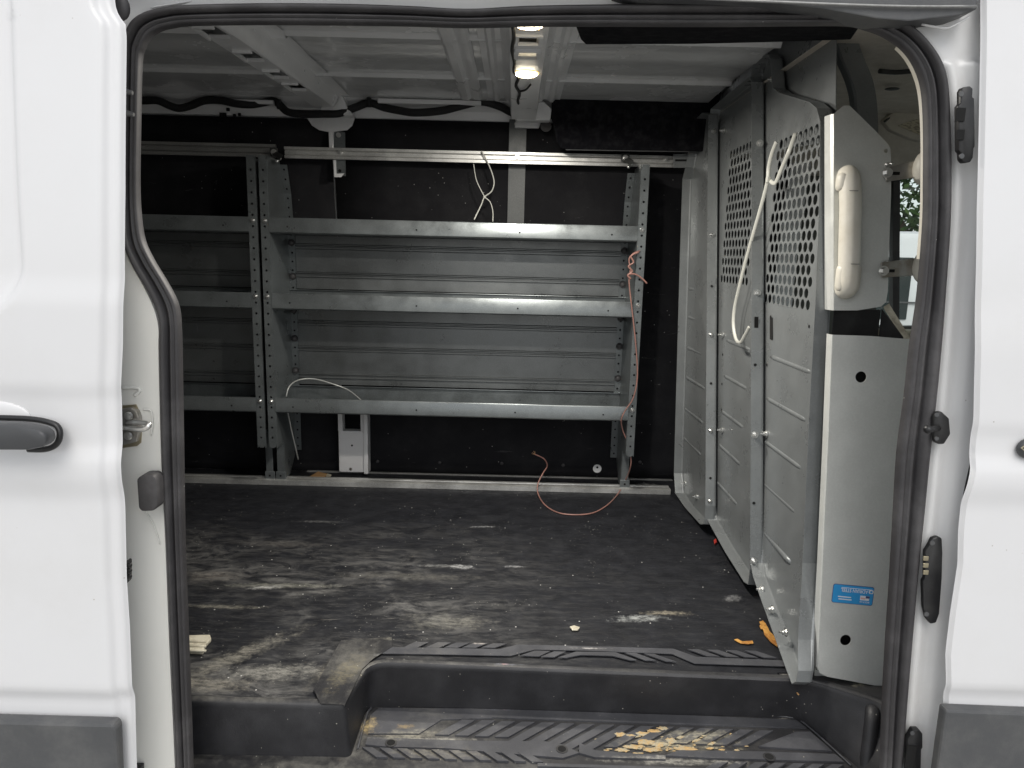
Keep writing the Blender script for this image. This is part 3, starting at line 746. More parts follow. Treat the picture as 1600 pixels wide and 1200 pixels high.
# ---- roof inside: ribbed sheet
def roofz(y):
    z = lerp_table([(-.05, 1.285), (.05, 1.30), (.16, 1.365), (.30, 1.405), (.55, 1.43), (.85, 1.44), (1.15, 1.44), (1.40, 1.435), (1.50, 1.43)], y)
    for c0 in (.755, 1.175):
        z -= .013 * ss(1 - abs(y - c0) / .010)
    for c0 in (.96,):
        z -= .003 * ss(1 - abs(y - c0) / .10)
    return z
ys = [-.05 + 1.55 * i / 340 for i in range(341)]
mb = MB()
mb.loft([[(x, y, roofz(y)) for y in ys] for x in [-2.6 + 3.26 * i / 40 for i in range(41)]])
roof = mb.done('roof_panel', 'roofpaint', van, smooth='all')
mb = MB(); mb.loft([[(x, .04 + 1.8 * i / 20, 1.50 + .02 * math.sin(PI * i / 20)) for i in range(21)] for x in (-2.6, 2.4)]); mb.done('roof_skin', 'white', van, smooth='all')
# weld seam strip / side rail above the wall lining
mb = MB()
sp = [(1.45, 1.445), (1.50, 1.425), (1.52, 1.415), (1.56, 1.405), (1.565, 1.375), (1.585, 1.37), (1.60, 1.30)]
mb.loft([[(x, y, z) for y, z in sp] for x in (-2.6, -1.4, -.6, .2, .66)]); mb.done('roof_side_rail', 'beam', van, smooth=True)
# long low swage above the harness
mb = MB(); a = un(600, 157, Y=1.49); b = un(752, 160, Y=1.49)
mb.box(a.x - .02, b.x, 1.47, 1.50, a.z - .012, a.z + .004, .003)
a = un(360, 158, Y=1.49); b = un(430, 160, Y=1.49); mb.box(a.x, b.x, 1.47, 1.50, b.z - .010, b.z + .004, .003)
loose(mb.done('roof_flange', 'beam', van))

# ---- left roof beam, hat section with square holes
def beam_y(y): return roofz(y) if y < 1.42 else 1.435
lb = MB()
XB0, XB1 = -.725, -.655
ylist = [.10 + 1.36 * i / 60 for i in range(61)]
def low(y): return lerp_table([(.10, 1.30), (.2, 1.335), (.35, 1.358), (.6, 1.372), (1.0, 1.384), (1.35, 1.392), (1.50, 1.392)], y)
hol = [.30, .525, .75, .96, 1.13]
hw = .044
# bottom face with real openings
def seg(y0, y1):
    k_ = max(2, int((y1 - y0) / .02)); yy = [y0 + (y1 - y0) * i / k_ for i in range(k_ + 1)]; return yy
last = .10
for hy in hol + [9]:
    y1 = min(hy - hw, 1.46)
    yy = seg(last, y1); lb.loft([[(XB0, y, low(y)) for y in yy], [(XB1, y, low(y)) for y in yy]])
    if hy < 9:
        yy = seg(hy - hw, hy + hw)
        lb.loft([[(XB0, y, low(y)) for y in yy], [(XB0 + .009, y, low(y)) for y in yy]])
        lb.loft([[(XB1 - .008, y, low(y)) for y in yy], [(XB1, y, low(y)) for y in yy]])
        last = hy + hw
lb.loft([[(XB1, y, low(y)) for y in ylist], [(XB1 + .008, y, low(y) + .006) for y in ylist], [(XB1 + .020, y, beam_y(y) - .008) for y in ylist], [(XB1 + .034, y, beam_y(y) - .004) for y in ylist], [(XB1 + .060, y, beam_y(y) - .005) for y in ylist]])
lb.loft([[(XB0, y, low(y)) for y in ylist], [(XB0 - .006, y, low(y) + .005) for y in ylist], [(XB0 - .02, y, beam_y(y) - .004) for y in ylist], [(XB0 - .045, y, beam_y(y) - .004) for y in ylist]])
lbo = lb.done('roof_beam', 'beam', van, smooth=True)
for hy in hol:
    q = MB(); z = low(hy) - .001
    for (xa, xb, ya, yb) in ((XB0 + .012, XB1 - .010, hy - hw - .004, hy - hw + .002), (XB0 + .010, XB0 + .016, hy - hw, hy + hw), (XB0 + .012, XB1 - .010, hy + hw - .001, hy + hw + .004)):
        q.box(xa, xb, ya, yb, low(ya) - .006, low(ya) + .003)
    q.done('hole_rim', 'beam', lbo)
q = MB()
for hy in (.42, .64, .86, 1.05, 1.2):
    z = (low(hy) + beam_y(hy)) / 2; q.ball((XB1 + .022, hy, z), .004, (.5, 1, 1), 8, 6)
loose(q.done('spot_weld', 'beam', lbo, smooth='all'))
# end gusset of the left beam
q = MB(); P = [un(*p, Y=1.47) for p in ((502, 160), (510, 142), (522, 140), (536, 150), (542, 166), (552, 180), (500, 180))]
q.prism(P, (0, .06, 0)); q.done('beam_gusset', 'beam', lbo, bevel=.006)
q = MB(); P = [un(*p, Y=1.545) for p in ((478, 182), (555, 180), (550, 196), (542, 203), (523, 206), (521, 232), (514, 232), (513, 206), (498, 203), (487, 196))]
q.prism(P, (0, .012, 0)); q.done('pillar_reinforcement', 'beam', van, bevel=.003)

# ---- middle roof beam with the two lamps
mbm = MB(); c0 = .018
def lowm(y): return lerp_table([(.08, 1.29), (.2, 1.335), (.35, 1.362), (.6, 1.374), (1.0, 1.378), (1.35, 1.376), (1.44, 1.362)], y)
yl = [.08 + 1.36 * i / 60 for i in range(61)]
hm = [(.535, .028, .022), (.665, .026, .021)]
last = .08
for hy, hh, hx in hm + [(9, 0, 0)]:
    y1 = min(hy - hh, 1.44); yy = seg(last, y1)
    mbm.loft([[(c0 - .042, y, lowm(y)) for y in yy], [(c0 + .042, y, lowm(y)) for y in yy]])
    if hy < 9:
        yy = seg(hy - hh, hy + hh)
        mbm.loft([[(c0 - .042, y, lowm(y)) for y in yy], [(c0 - hx, y, lowm(y)) for y in yy]])
        mbm.loft([[(c0 + hx, y, lowm(y)) for y in yy], [(c0 + .042, y, lowm(y)) for y in yy]])
        last = hy + hh
for sgn in (-1, 1):
    mbm.loft([[(c0 + sgn * w_, y, (lowm(y) if k_ == 0 else beam_y(y) - h_)) for y in yl] for k_, (w_, h_) in enumerate(((.042, 0), (.052, .014), (.060, .012), (.068, .004), (.082, .005), (.090, .014), (.100, .014), (.108, .004), (.125, .004)))])
mo = mbm.done('roof_beam', 'beam', van, smooth=True)
for hy, hh, hx in hm:
    q = MB(); z = lowm(hy)
    for (xa, xb, ya, yb) in ((c0 - hx - .010, c0 + hx + .010, hy - hh - .010, hy - hh - .001), (c0 - hx - .010, c0 + hx + .010, hy + hh + .001, hy + hh + .008),
                             (c0 - hx - .012, c0 - hx - .001, hy - hh, hy + hh), (c0 + hx + .001, c0 + hx + .012, hy - hh, hy + hh)):
        q.box(xa, xb, ya, yb, z - .007, z + .001, .001)
    q.done('hole_rim', 'beam', mo)
    q = MB(); q.box(c0 - hx, c0 + hx, hy - hh, hy + hh, z + .03, z + .034); q.done('dark_cavity', 'hole', mo)
# flange of the adjoining stiffener left of the middle beam
q = MB()
q.loft([[(x0, y, beam_y(y) - h_) for y in yl] for (x0, h_) in ((-.205, .003), (-.195, .014), (-.175, .016), (-.165, .004), (-.150, .012), (-.135, .012), (-.128, .004))])
q.done('roof_stiffener', 'beam', van, smooth=True)
q = MB(); P = [un(*p, Y=1.44) for p in ((800, 168), (812, 158), (850, 158), (862, 170), (860, 188), (806, 188))]
q.prism(P, (0, .05, 0)); q.done('beam_gusset', 'beam', mo, bevel=.005)
q = MB(); P = [un(*p, Y=1.52) for p in ((806, 186), (846, 188), (842, 200), (804, 199))]; q.prism(P, (0, .02, 0)); q.done('beam_gusset', 'beam', mo, bevel=.003)
q = MB(); p = un(853, 197, Y=1.50); q.cyl(p + Vector((0, .012, 0)), (0, -1, 0), .016, .014, 20); q.cyl(p, (0, -1, 0), .020, .004, 20); q.done('black_grommet', 'rubber', van, smooth=True)

def dome(y, name='interior_lamp'):
    z = lowm(y) - .002
    q = MB(); q.ball((c0, y, z), .031, (1, .62, .34), 24, 12); o = q.done(name, 'lens', van, smooth='all')
    q = MB(); q.cyl((c0, y, z), (0, 0, 1), .034, .004, 28); o2 = q.done('lamp_base', 'lensedge', o, smooth=True); o2.scale = (1, 1, 1)
    q = MB()
    for k_ in range(-2, 3): q.tube([(c0 + k_ * .010, y - .015, z - .006), (c0 + k_ * .010, y, z - .0108), (c0 + k_ * .010, y + .015, z - .006)], .0009, 5, 2)
    loose(q.done('lens_rib', 'lensedge', o))
    L = bpy.data.lights.new('lamp_light', 'AREA'); L.shape = 'DISK'; L.size = .07; L.energy = LAMPW; L.color = (1, .95, .87)
    lo = bpy.data.objects.new('lamp_light', L); COL.objects.link(lo); lo.parent = o; lo.location = (c0, y, z - .022)
    return o
LAMPW = 6.5
dome(.405); dome(.86)

# ---- wiring on the roof
q = MB(); Z = 1.378
q.tube([un(*p, Z=z_) for p, z_ in (((801, 38), 1.35), ((803, 60), 1.362), ((800, 78), 1.37), ((804, 98), 1.372), ((803, 112), 1.374), ((810, 122), 1.374), ((806, 134), 1.374), ((812, 146), 1.374), ((809, 158), 1.37))] + [un(812, 168, Y=1.43), un(806, 182, Y=1.46)], .0042, 8)
q.tube([un(829, 132, Z=1.368), un(822, 140, Z=1.372), un(812, 143, Z=1.374)], .003, 6)
q.box(*sum(([a, b] for a, b in zip(un(802, 166, Y=1.44), un(812, 152, Y=1.44) + Vector((0, .012, 0)))), []))
q.done('lamp_cable', 'cable', None, smooth='all')
tag(bpy.data.objects['lamp_cable'], 'thin black cable zigzagging down the roof beam beside the lit lamps', 'cable')
hp = [(195, 152), (220, 157), (245, 157), (265, 165), (280, 169), (298, 165), (320, 157), (345, 157), (370, 162), (395, 163), (425, 158), (436, 163), (450, 175), (475, 178), (505, 178), (530, 177), (555, 168), (577, 161), (600, 168), (625, 173), (650, 176), (690, 173), (722, 165), (752, 159), (780, 166), (800, 176), (820, 180), (845, 179), (870, 181), (900, 182)]
q = MB(); q.tube([un(px, py, Y=1.485 - .01 * math.sin(i)) for i, (px, py) in enumerate(hp)], .0135, 12, 6)
for (px, py) in ((436, 163), (577, 160), (833, 182)):
    p = un(px, py, Y=1.475); q.cyl(p + Vector((-.006, 0, 0)), (1, 0, 0), .017, .012, 12)
tag(q.done('wiring_harness', 'cable', None, smooth='all'), 'thick black taped wiring harness sagging along the top of the far wall', 'cable')

# ---- far wall lining
WP = [(0, 1.640), (.05, 1.642), (.5, 1.645), (.85, 1.64), (1.0, 1.63), (1.15, 1.605), (1.30, 1.578), (1.372, 1.558)]
def wallY(z): return lerp_table(WP, z)
def wall_panel(x0, x1, z0, z1, name, mat='board', off=0):
    n = 24; zz = [z0 + (z1 - z0) * i / n for i in range(n + 1)]
    q = MB(); q.loft([[(x, wallY(z) + off, z) for z in zz] for x in [x0 + (x1 - x0) * i / 8 for i in range(9)]])
    return q.done(name, mat, van, smooth='all', solid=.004, offset=1)
xs1 = un(522, 290, Y=1.60).x
wall_panel(-2.6, xs1 - .003, .0, 1.368, 'wall_lining')
wall_panel(xs1 + .003, 1.02, .0, 1.372, 'wall_lining')
wall_panel(-2.6, 1.1, -.02, 1.34, 'body_inner_wall', 'beam', .012)
# notches at the top of the lining
q = MB()
for (px, py, w_, h_) in ((356, 171, 5, 5), (348, 179, 10, 6), (366, 180, 4, 4), (374, 179, 4, 5)):
    a = un(px - w_ / 2, py - h_ / 2, Y=1.555); b = un(px + w_ / 2, py + h_ / 2, Y=1.555); q.box(a.x, b.x, 1.553, 1.56, b.z, a.z)
loose(q.done('clip_hole', 'hole', van))
q = MB()
for (px, py) in ((590, 721), (687, 723), (784, 724), (880, 727), (1000, 722)):
    p = un(px, py, Y=1.636); q.ball(p, .007, (1, .5, 1), 12, 8)
loose(q.done('lining_rivet', 'rubber', van, smooth='all'))
p = un(933, 732, Y=1.638); q = MB(); q.cyl(p, (0, -1, 0), .0175, .003, 24); wd = q.done('white_body_disc', 'white', van, smooth=True)
q = MB(); q.cyl(p + Vector((0, -.003, .006)), (0, -1, 0), .0045, .0015, 12); q.done('disc_hole', 'hole', wd)
# light edge line along the foot of the wall
q = MB(); a = un(480, 738, Y=1.63); b = un(1050, 752, Y=1.63); q.box(a.x, b.x, 1.622, 1.634, .0, .006, .001); q.done('wall_foot_strip', 'dullalu', van)
# wheel-side white bracket
q = MB(); a = un(529, 644, Y=1.60); b = un(574, 739, Y=1.60); zt_ = .30; zb_ = b.z + .002
xa, xb_ = a.x - .002, b.x
q.box(xa, xb_, 1.595, 1.636, zb_, a.z - .075, .004)
q.box(xa, xa + .018, 1.595, 1.636, a.z - .076, zt_); q.box(xb_ - .024, xb_, 1.595, 1.636, a.z - .076, zt_)
q.box(xb_ - .012, xb_ + .006, 1.585, 1.64, zb_ - .003, zt_, .003)
wb = q.done('pillar_foot_bracket', 'white', van, bevel=.002)
for (px, py, r_) in ((550, 696, .004), (548, 733, .006)):
    q = MB(); q.cyl(un(px, py, Y=1.595), (0, -1, 0), r_, .001, 14); q.done('bolt_hole', 'hole' if r_ < .005 else 'steel', wb)
# sound pad hanging at the upper right of the wall
q = MB(); P = [un(*p, Y=1.44) for p in ((862, 147), (1000, 143), (1130, 138), (1100, 236), (1000, 236), (885, 234), (876, 231), (870, 222), (862, 185))]
q.prism(P, (0, .012, 0)); q.done('sound_pad', 'felt', van, bevel=.004)
q = MB(); q.tube([un(884, 234, Y=1.438), un(1000, 236, Y=1.438), un(1078, 237, Y=1.438)], .0018, 6, 0); q.done('pad_edge_trim', 'clad', van)
# black headliner tray at the top right
q = MB(); P = [un(895, 30, Z=1.355), un(907, 62, Z=1.36), un(915, 70, Z=1.36), un(1085, 69, Z=1.36), un(1195, 66, Z=1.36), un(1330, 62, Z=1.345), un(1352, 30, Z=1.32)]
P = [Vector(p) for p in P]
q.prism(P, (0, 0, .012)); q.done('black_headliner_tray', 'felt', van, bevel=.003)
# rear end wall of the load space and front wall under the windscreen
q = MB(); q.face([(-2.6, -.05, -.02), (-2.6, 1.66, -.02), (-2.6, 1.66, 1.5), (-2.6, -.05, 1.5)]); q.done('rear_door_lining', 'board', van)

# ---- cab: headliner, visor, far door with window, windscreen, seats
q = MB(); nx = 14
hx = [.68 + 1.35 * i / nx for i in range(nx + 1)]
def headz(x, y):
    e = min(1, max(0, (y + .02) / .22)); f_ = min(1, max(0, (1.68 - y) / .28))
    return 1.30 + .085 * ss(e) * 1.0 - .16 * (1 - ss(f_)) - .10 * ss((x - 1.5) / .6)
q.loft([[(x, -.04 + 1.72 * i / 24, headz(x, -.04 + 1.72 * i / 24)) for i in range(25)] for x in hx])
hl = q.done('cab_headliner', 'beige', van, smooth='all')
# details on the headliner
q = MB(); q.tube([un(1374, 111, Z=1.372), un(1400, 113, Z=1.372), un(1425, 111, Z=1.372)], .006, 8, 3); q.done('headliner_slot', 'trim', hl, smooth='all')
q = MB(); p = un(1394, 139, Z=1.374); q.ball(p, .02, (1, .8, .15)); q.done('headliner_dimple', 'trim', hl, smooth='all')
q = MB(); P = [un(*p, Y=1.30) for p in ((1379, 188), (1395, 176), (1500, 130), (1500, 215), (1455, 225), (1420, 216), (1392, 203))]
q.prism(P, (0, .03, 0)); vs = q.done('sun_visor', 'beige', van, bevel=.008, smooth=True)
q = MB(); P = [un(*p, Y=1.297) for p in ((1403, 196), (1432, 186), (1470, 196), (1440, 212))]
q.prism(P, (0, .002, 0)); q.done('visor_label', 'label', vs)
q = MB(); q.tube([un(1382, 190, Y=1.30), un(1410, 172, Y=1.31), un(1470, 150, Y=1.31)], .004, 6); q.done('visor_shadow_gap', 'trim', vs)
# driver's side wall: window opening
wz0, wz1 = un(1410, 512, Y=1.68).z, un(1410, 246, Y=1.68).z
wx0, wx1 = un(1378, 400, Y=1.68).x, un(1378, 400, Y=1.68).x + .85
q = MB(); q.sheet([(.72, -.05), (2.9, -.05), (2.9, 1.5), (.72, 1.5)], [[(wx0, wz0), (wx1, wz0 + .03), (wx1 - .10, wz1), (wx0, wz1)]], lambda a, b: (a, 1.68, b))
fdr = q.done('driver_door', 'ggtrim', van, solid=.05, offset=1)
q = MB(); q.face([(wx0 - .01, 1.70, wz0 - .01), (wx1 + .01, 1.70, wz0 - .01), (wx1 + .01, 1.70, wz1 + .01), (wx0 - .01, 1.70, wz1 + .01)]); q.done('door_window', 'glass', fdr)
q = MB(); q.prism([un(*p, Y=1.66) for p in ((1396, 240), (1407, 240), (1405, 516), (1395, 516))], (0, .03, 0)); q.done('window_divider', 'plastic', fdr)
q = MB(); q.box(wx0, wx1, 1.62, 1.675, wz0 - .03, wz0 - .004, .008); q.done('window_ledge', 'offw', fdr)
q = MB(); a = un(1385, 250, Y=1.60); q.box(a.x - .05, a.x + .9, 1.55, 1.67, wz1 - .005, wz1 + .09, .015); q.done('window_header', 'ggtrim', fdr)
# windscreen and bulkhead
q = MB(); q.sheet([(-.03, -.3), (1.66, -.3), (1.66, .38), (-.03, .38)], [], lambda a, b: (2.55, a, b)); q.done('dashboard', 'cabfloor', van)
q = MB(); q.face([(2.75, -.02, .38), (2.75, 1.65, .38), (2.05, 1.65, 1.27), (2.05, -.02, 1.27)]); q.done('windscreen', 'glass', van)
q = MB(); q.box(.74, 2.6, -.03, 1.66, -.30, -.26); q.done('cab_floor', 'cabfloor', van)
for (sx, sy, lab) in ((1.62, 1.22, 0), (1.62, .50, 1)):
    s0 = thing('front_seat', 'dark fabric %s seat behind the perforated steel partition' % ("driver's" if lab == 0 else 'passenger'), 'seat', (sx + .2, sy, -.26), 'cab seats behind the partition')
    q = MB(); q.box(sx, sx + .48, sy - .24, sy + .24, .0, .16, .04); q.done('seat_cushion', 'fabric', s0, smooth=True)
    q = MB(); q.box(sx - .10, sx + .03, sy - .23, sy + .23, .12, .70, .045); q.done('backrest', 'fabric', s0, smooth=True)
    q = MB(); q.box(sx - .10, sx - .01, sy - .12, sy + .12, .76, .93, .035)
    hr = q.done('headrest', 'fabric', s0, smooth=True)
    q = MB(); q.cyl((sx - .055, sy - .05, .66), (0, 0, 1), .006, .12, 10); q.cyl((sx - .055, sy + .05, .66), (0, 0, 1), .006, .12, 10); loose(q.done('headrest_post', 'zinc', hr, smooth=True))
    q = MB(); q.box(sx + .02, sx + .44, sy - .2, sy + .2, -.26, .0, .01); q.done('seat_base', 'trim', s0)
# light inner trim following the front top corner of the opening
A, B = [], []
for i in range(N):
    if ii[i].x > .58 and ii[i].z > .90:
        n_ = nor[i]; A.append(behind(ii[i] + n_ * .006, .035)); B.append(behind(ii[i] - n_ * .008, .06))
q = MB(); q.loft([A, B]); q.done('pillar_trim', 'beigep', van, smooth='all')

# ================================================================== FLOOR AND STEP
# outline of the step well, upper rim (z=0) and foot (z=-.11)
def roundpoly(pts, rads, k=5):
    out = []
    for i, p in enumerate(pts):
        r_ = rads[i]
        if r_ == 0 or i in (0, len(pts) - 1): out.append(Vector(p)); continue
        p = Vector(p); a = (Vector(pts[i - 1]) - p); b = (Vector(pts[i + 1]) - p)
        a1 = p + a.normalized() * min(r_, a.length * .45); b1 = p + b.normalized() * min(r_, b.length * .45)
        for q_ in range(k + 1):
            t_ = q_ / k; out.append((1 - t_) ** 2 * a1 + 2 * t_ * (1 - t_) * p + t_ * t_ * b1)
    return out
ZS = -.11
def u2(px, py, z): p = un(px, py, Z=z); return (p.x, p.y)
upr = [(-.74, .110), u2(538, 1102, 0), u2(580, 1036, 0), u2(1222, 1062, 0), (.665, .235), (.80, .150), (.82, -.02)]
lwr = [(-.74, .098), u2(548, 1183, ZS), u2(574, 1104, ZS), u2(1238, 1122, ZS), u2(1262, 1134, ZS), u2(1345, 1203, ZS), (u2(1345, 1203, ZS)[0] + .02, -.02)]
U = roundpoly(upr, [0, .012, .045, .02, .05, .05, 0]); L_ = roundpoly(lwr, [0, .012, .030, .02, .02, .04, 0])
mb = MB(); rings = []
def mixp(a, b, t): return (a[0] + (b[0] - a[0]) * t, a[1] + (b[1] - a[1]) * t)
inn = []
for i, u_ in enumerate(U):
    t_ = U[min(i + 1, len(U) - 1)] - U[max(i - 1, 0)]; n_ = Vector((t_.y, -t_.x)).normalized(); inn.append(n_)   # points into the well
RR = []
for (tt, off_, z) in ((0, -.014, .003), (0, -.010, .003), (0, -.004, .0015), (.02, 0, -.004), (.08, 0, -.012), (.5, 0, -.055), (.93, 0, -.100), (.98, 0, -.107), (1.0, 0, ZS)):
    r = []
    for u_, l_, n_ in zip(U, L_, inn):
        x, y = mixp(u_, l_, tt); r.append((x + n_.x * off_, y + n_.y * off_, z))
    rings.append(r)
mb.loft(rings)
# tread
tread = [(p.x, p.y) for p in L_] + [(L_[-1].x, -.03), (-.74, -.03)]
mb.sheet(tread, [], lambda a, b: (a, b, ZS))
# front lip
mb.box(-.74, .80, .015, .040, ZS - .01, ZS + .006, .003)
mb.box(-.74, .80, .010, .020, ZS - .03, ZS + .004, .002)
stepo = mb.done('step_liner', 'step', van, smooth=True, bevel=0)
# right-hand ridge of the liner
q = MB(); a = un(1362, 1128, Y=.14); b = un(1352, 1215, Y=.10); q.tube([a + Vector((.01, .02, .012)), a, b, b + Vector((-.004, -.01, -.08))], .014, 12); q.done('liner_ridge', 'step', stepo, smooth='all')
q = MB(); q.sheet([(p.x, p.y) for p in U if p.x > .60] + [(.80, -.02), (.90, -.02), (.90, .36), (.60, .36)], [], lambda a, b: (a, b, -.002)); q.done('liner_shelf', 'step', stepo)
# mat-edge flange of the liner, left: sunken strip between mat and step
q = MB(); P = [un(*p, Z=.0045) for p in ((533, 1001), (612, 996), (612, 1012), (583, 1030), (566, 1046), (538, 1104), (536, 1102), (500, 1100), (490, 1077))]
q.prism(P, (0, 0, .0015)); q.done('liner_flange', 'step', stepo)

# mat (upper floor)
mat = [(-2.58, .02)] + [(-.76, .02), (-.76, .122)] + [(p.x - n_.x * .012 , p.y - n_.y * .012) for p, n_ in zip(U, inn) if p.x < .60 and p.x > -.73] + [(.60, .262), (.74, .262), (.74, 1.638), (-2.58, 1.638)]
q = MB(); q.sheet(mat, [], lambda a, b: (a, b, 0))
fl = q.done('floor_mat', 'floor', None, solid=.006, offset=-1)
tag(fl, 'black rubber cargo floor mat streaked with dust and paint smears', 'floor mat')
q = MB(); q.box(-2.6, .9, -.02, 1.64, -.03, -.0075); 
q2 = MB(); q2.face([(-2.6, .125, -.012), (-.76, .125, -.012), (-.76, 1.66, -.012), (-2.6, 1.66, -.012)]); q2.face([(-.76, .30, -.012), (.9, .30, -.012), (.9, 1.66, -.012), (-.76, 1.66, -.012)])
q.b.free(); q2.done('load_floor', 'sill', van)

# raised tread pads (upper strip, then the step)
def pads(polys, z0, h, name):
    q = MB()
    for pl_ in polys:
        h += .00006
        P = [un(*p, Z=z0 + h) for p in pl_]
        P = [Vector((p.x, p.y, z0)) for p in P]
        q.prism(P, (0, 0, h))
    return q.done(name, 'pad', stepo)
up_ = [[(583, 1019), (614, 1011), (782, 1014), (808, 1007), (900, 1009), (1052, 1013.5), (1088, 1026), (1228, 1032), (1228, 1041), (1085, 1036.5), (1050, 1021.5), (900, 1016), (835, 1015), (798, 1024.5), (700, 1022.5), (600, 1021)]]
for a in (630, 665, 694, 722, 752): up_.append([(a, 1011.5), (a + 19, 1002.5 + (a - 630) * .02), (a + 40, 1003 + (a - 630) * .02), (a + 21, 1012)])
up_ += [[(813, 1024), (835, 1016.5), (860, 1017), (842, 1025.5)], [(845, 1026), (866, 1017.5), (884, 1018), (866, 1026.5)],
        [(872, 1027), (900, 1018), (962, 1019), (995, 1031), (985, 1031.5), (957, 1024.5), (907, 1023), (885, 1027.5)],
        [(976, 1019.5), (993, 1020), (1026, 1032), (1008, 1031.5)], [(1006, 1021), (1022, 1021.5), (1058, 1034), (1040, 1033)]]
for a in (1074, 1104, 1133, 1163): up_.append([(a, 1014 + (a - 1074) * .025), (a + 18, 1014.5 + (a - 1074) * .025), (a + 51, 1025.5 + (a - 1074) * .025), (a + 31, 1025 + (a - 1074) * .025)])
pads(up_, .0035, .0016, 'tread_strip')
tr_ = [[(592, 1106), (740, 1107), (770, 1122), (690, 1124), (655, 1146), (575, 1146), (578, 1118)], [(735, 1107), (860, 1110.5), (1100, 1118.5), (1243, 1124.5), (1260, 1137), (1220, 1136), (1000, 1129), (860, 1124), (745, 1120)]]
def sl_(x): return (x - 860) * .036
for i in range(17):
    xt = 722 + i * 31
    if xt > 1210: break
    dep = 24 if xt < 820 or xt > 1040 else 24 + 17 * math.sin((xt - 820) / 220 * PI)
    w_ = dep * 1.75
    tr_.append([(xt, 1129 + sl_(xt)), (xt + 21, 1129.5 + sl_(xt)), (xt + 21 - w_, 1129 + dep + sl_(xt)), (xt - w_, 1128.5 + dep + sl_(xt))])
tr_ += [[(574, 1151), (720, 1157), (850, 1158), (880, 1163), (905, 1176), (880, 1184), (700, 1169), (600, 1166), (571, 1163)],
        [(1185, 1166), (1244, 1143), (1266, 1143), (1300, 1173)], [(1060, 1172), (1190, 1174), (1305, 1178), (1319, 1190), (1110, 1184), (1040, 1180)],
        [(905, 1160), (930, 1172), (1000, 1178), (1040, 1180), (1040, 1186), (930, 1183), (905, 1176)]]
for i in range(10):
    xt = 566 + i * 27; d_ = i * .9
    tr_.append([(xt, 1167 + d_), (xt + 16, 1167.5 + d_), (xt + 40, 1183 + d_ * .9), (xt + 22, 1182.5 + d_ * .9)])
for i in range(7):
    xt = 1120 + i * 30; d_ = i * .8
    tr_.append([(xt, 1189 + d_), (xt + 18, 1189.5 + d_), (xt + 2, 1200 + d_), (xt - 18, 1200 + d_)])
tr_.append([(840, 1192), (1100, 1200), (1100, 1204), (840, 1197)])
pads(tr_, ZS - .0005, .0035, 'tread_pattern')
q = MB(); q.tube([un(px, py, Z=ZS + .003) for px, py in ((559, 1170), (572, 1120), (580, 1107), (600, 1101), (800, 1102), (1000, 1108), (1180, 1117), (1235, 1121), (1258, 1131), (1330, 1196))], .0022, 6, 3); q.done('tread_edge_bead', 'pad', stepo, smooth='all')
for (px, py) in ((611, 1161), (878, 1171), (1202, 1183)):
    q = MB(); p = un(px, py, Z=ZS + .004)
    q.cyl(p, (0, 0, 1), .0125, .0012, 20); o = q.done('drain_hole', 'step', stepo, smooth=True)
    q = MB(); q.cyl(p + Vector((0, 0, .0013)), (0, 0, 1), .0085, .0005, 20); q.done('hole_centre', 'hole', o)

# ================================================================== RAILS
def rail(x0, x1, y, z0, z1, name, mat, lab):
    t = thing(name, lab, 'rail', ((x0 + x1) / 2, y, z0))
    h_ = z1 - z0
    pr = [(0, 0), (0, .25), (.008, .27), (.010, .34), (.006, .36), (.006, .66), (.010, .68), (.008, .75), (0, .77), (0, 1.0), (.012, 1.0), (.012, 0)]
    q = MB(); q.prism([(x0, y + a, z0 + b * h_) for a, b in pr], (x1 - x0, 0, 0)); b_ = q.done('rail_profile', mat, t)
    return t, b_
rz0, rz1 = un(740, 254, Y=1.52).z, un(740, 236, Y=1.52).z
xr0, xr1 = un(444, 237, Y=1.52).x, un(1052, 250, Y=1.52).x
tr1, rb = rail(xr0, xr1, 1.52, rz0, rz1, 'mounting_rail', 'alu', 'bright aluminium wall rail above the three-shelf unit')
for (px, py) in ((531, 237), (808, 245), (1041, 248)):
    q = MB(); p = un(px, py, Y=1.518); q.cyl(p + Vector((0, .008, 0)), (0, -1, 0), .0075, .009, 12); q.cyl(p, (0, -1, 0), .004, .003, 8); q.done('rail_bolt', 'zinc', tr1, smooth=True)
tr2, rb2 = rail(-2.5, un(428, 235, Y=1.50).x, 1.515, rz0 + .001, rz1 + .006, 'mounting_rail', 'dullalu', 'dull grey wall rail at the left, running to the rear of the van')  # same rail as the bright one, its colour darkened for dirt and shade
# grey vertical straps behind the rails
q = MB(); a = un(796, 188, Y=1.555); b = un(820, 348, Y=1.60)
q.prism([(a.x, 1.565, a.z), (a.x + .063, 1.565, a.z), (a.x + .063, 1.60, .92), (a.x, 1.60, .92)], (0, .004, 0)); q.box(a.x, a.x + .063, 1.535, 1.56, rz0, a.z); sp1 = q.done('rail_strap', 'strap', tr1)
q = MB(); p = un(808, 194, Y=1.533); q.cyl(p, (0, -1, 0), .010, .004, 16); q.cyl(p + Vector((0, -.004, 0)), (0, -1, 0), .006, .003, 6); q.done('strap_bolt', 'zinc', sp1, smooth=True)
q = MB(); a = un(522, 206, Y=1.54); b = un(540, 275, Y=1.54); q.box(a.x, b.x, 1.54, 1.545, b.z, a.z); q.box(a.x - .004, a.x + .006, 1.535, 1.56, b.z - .006, rz0)
sp2 = q.done('rail_strap', 'grey', tr1)
q = MB(); a2 = un(521, 250, Y=1.535); b2 = un(538, 277, Y=1.535); q.prism([(a2.x, 1.534, a2.z), (a2.x + .009, 1.534, a2.z), (a2.x + .010, 1.534, b2.z + .012), (b2.x, 1.534, b2.z + .014), (b2.x - .012, 1.534, b2.z), (a2.x + .002, 1.534, b2.z)], (0, .004, 0)); q.done('strap_tab', 'beam', sp2)
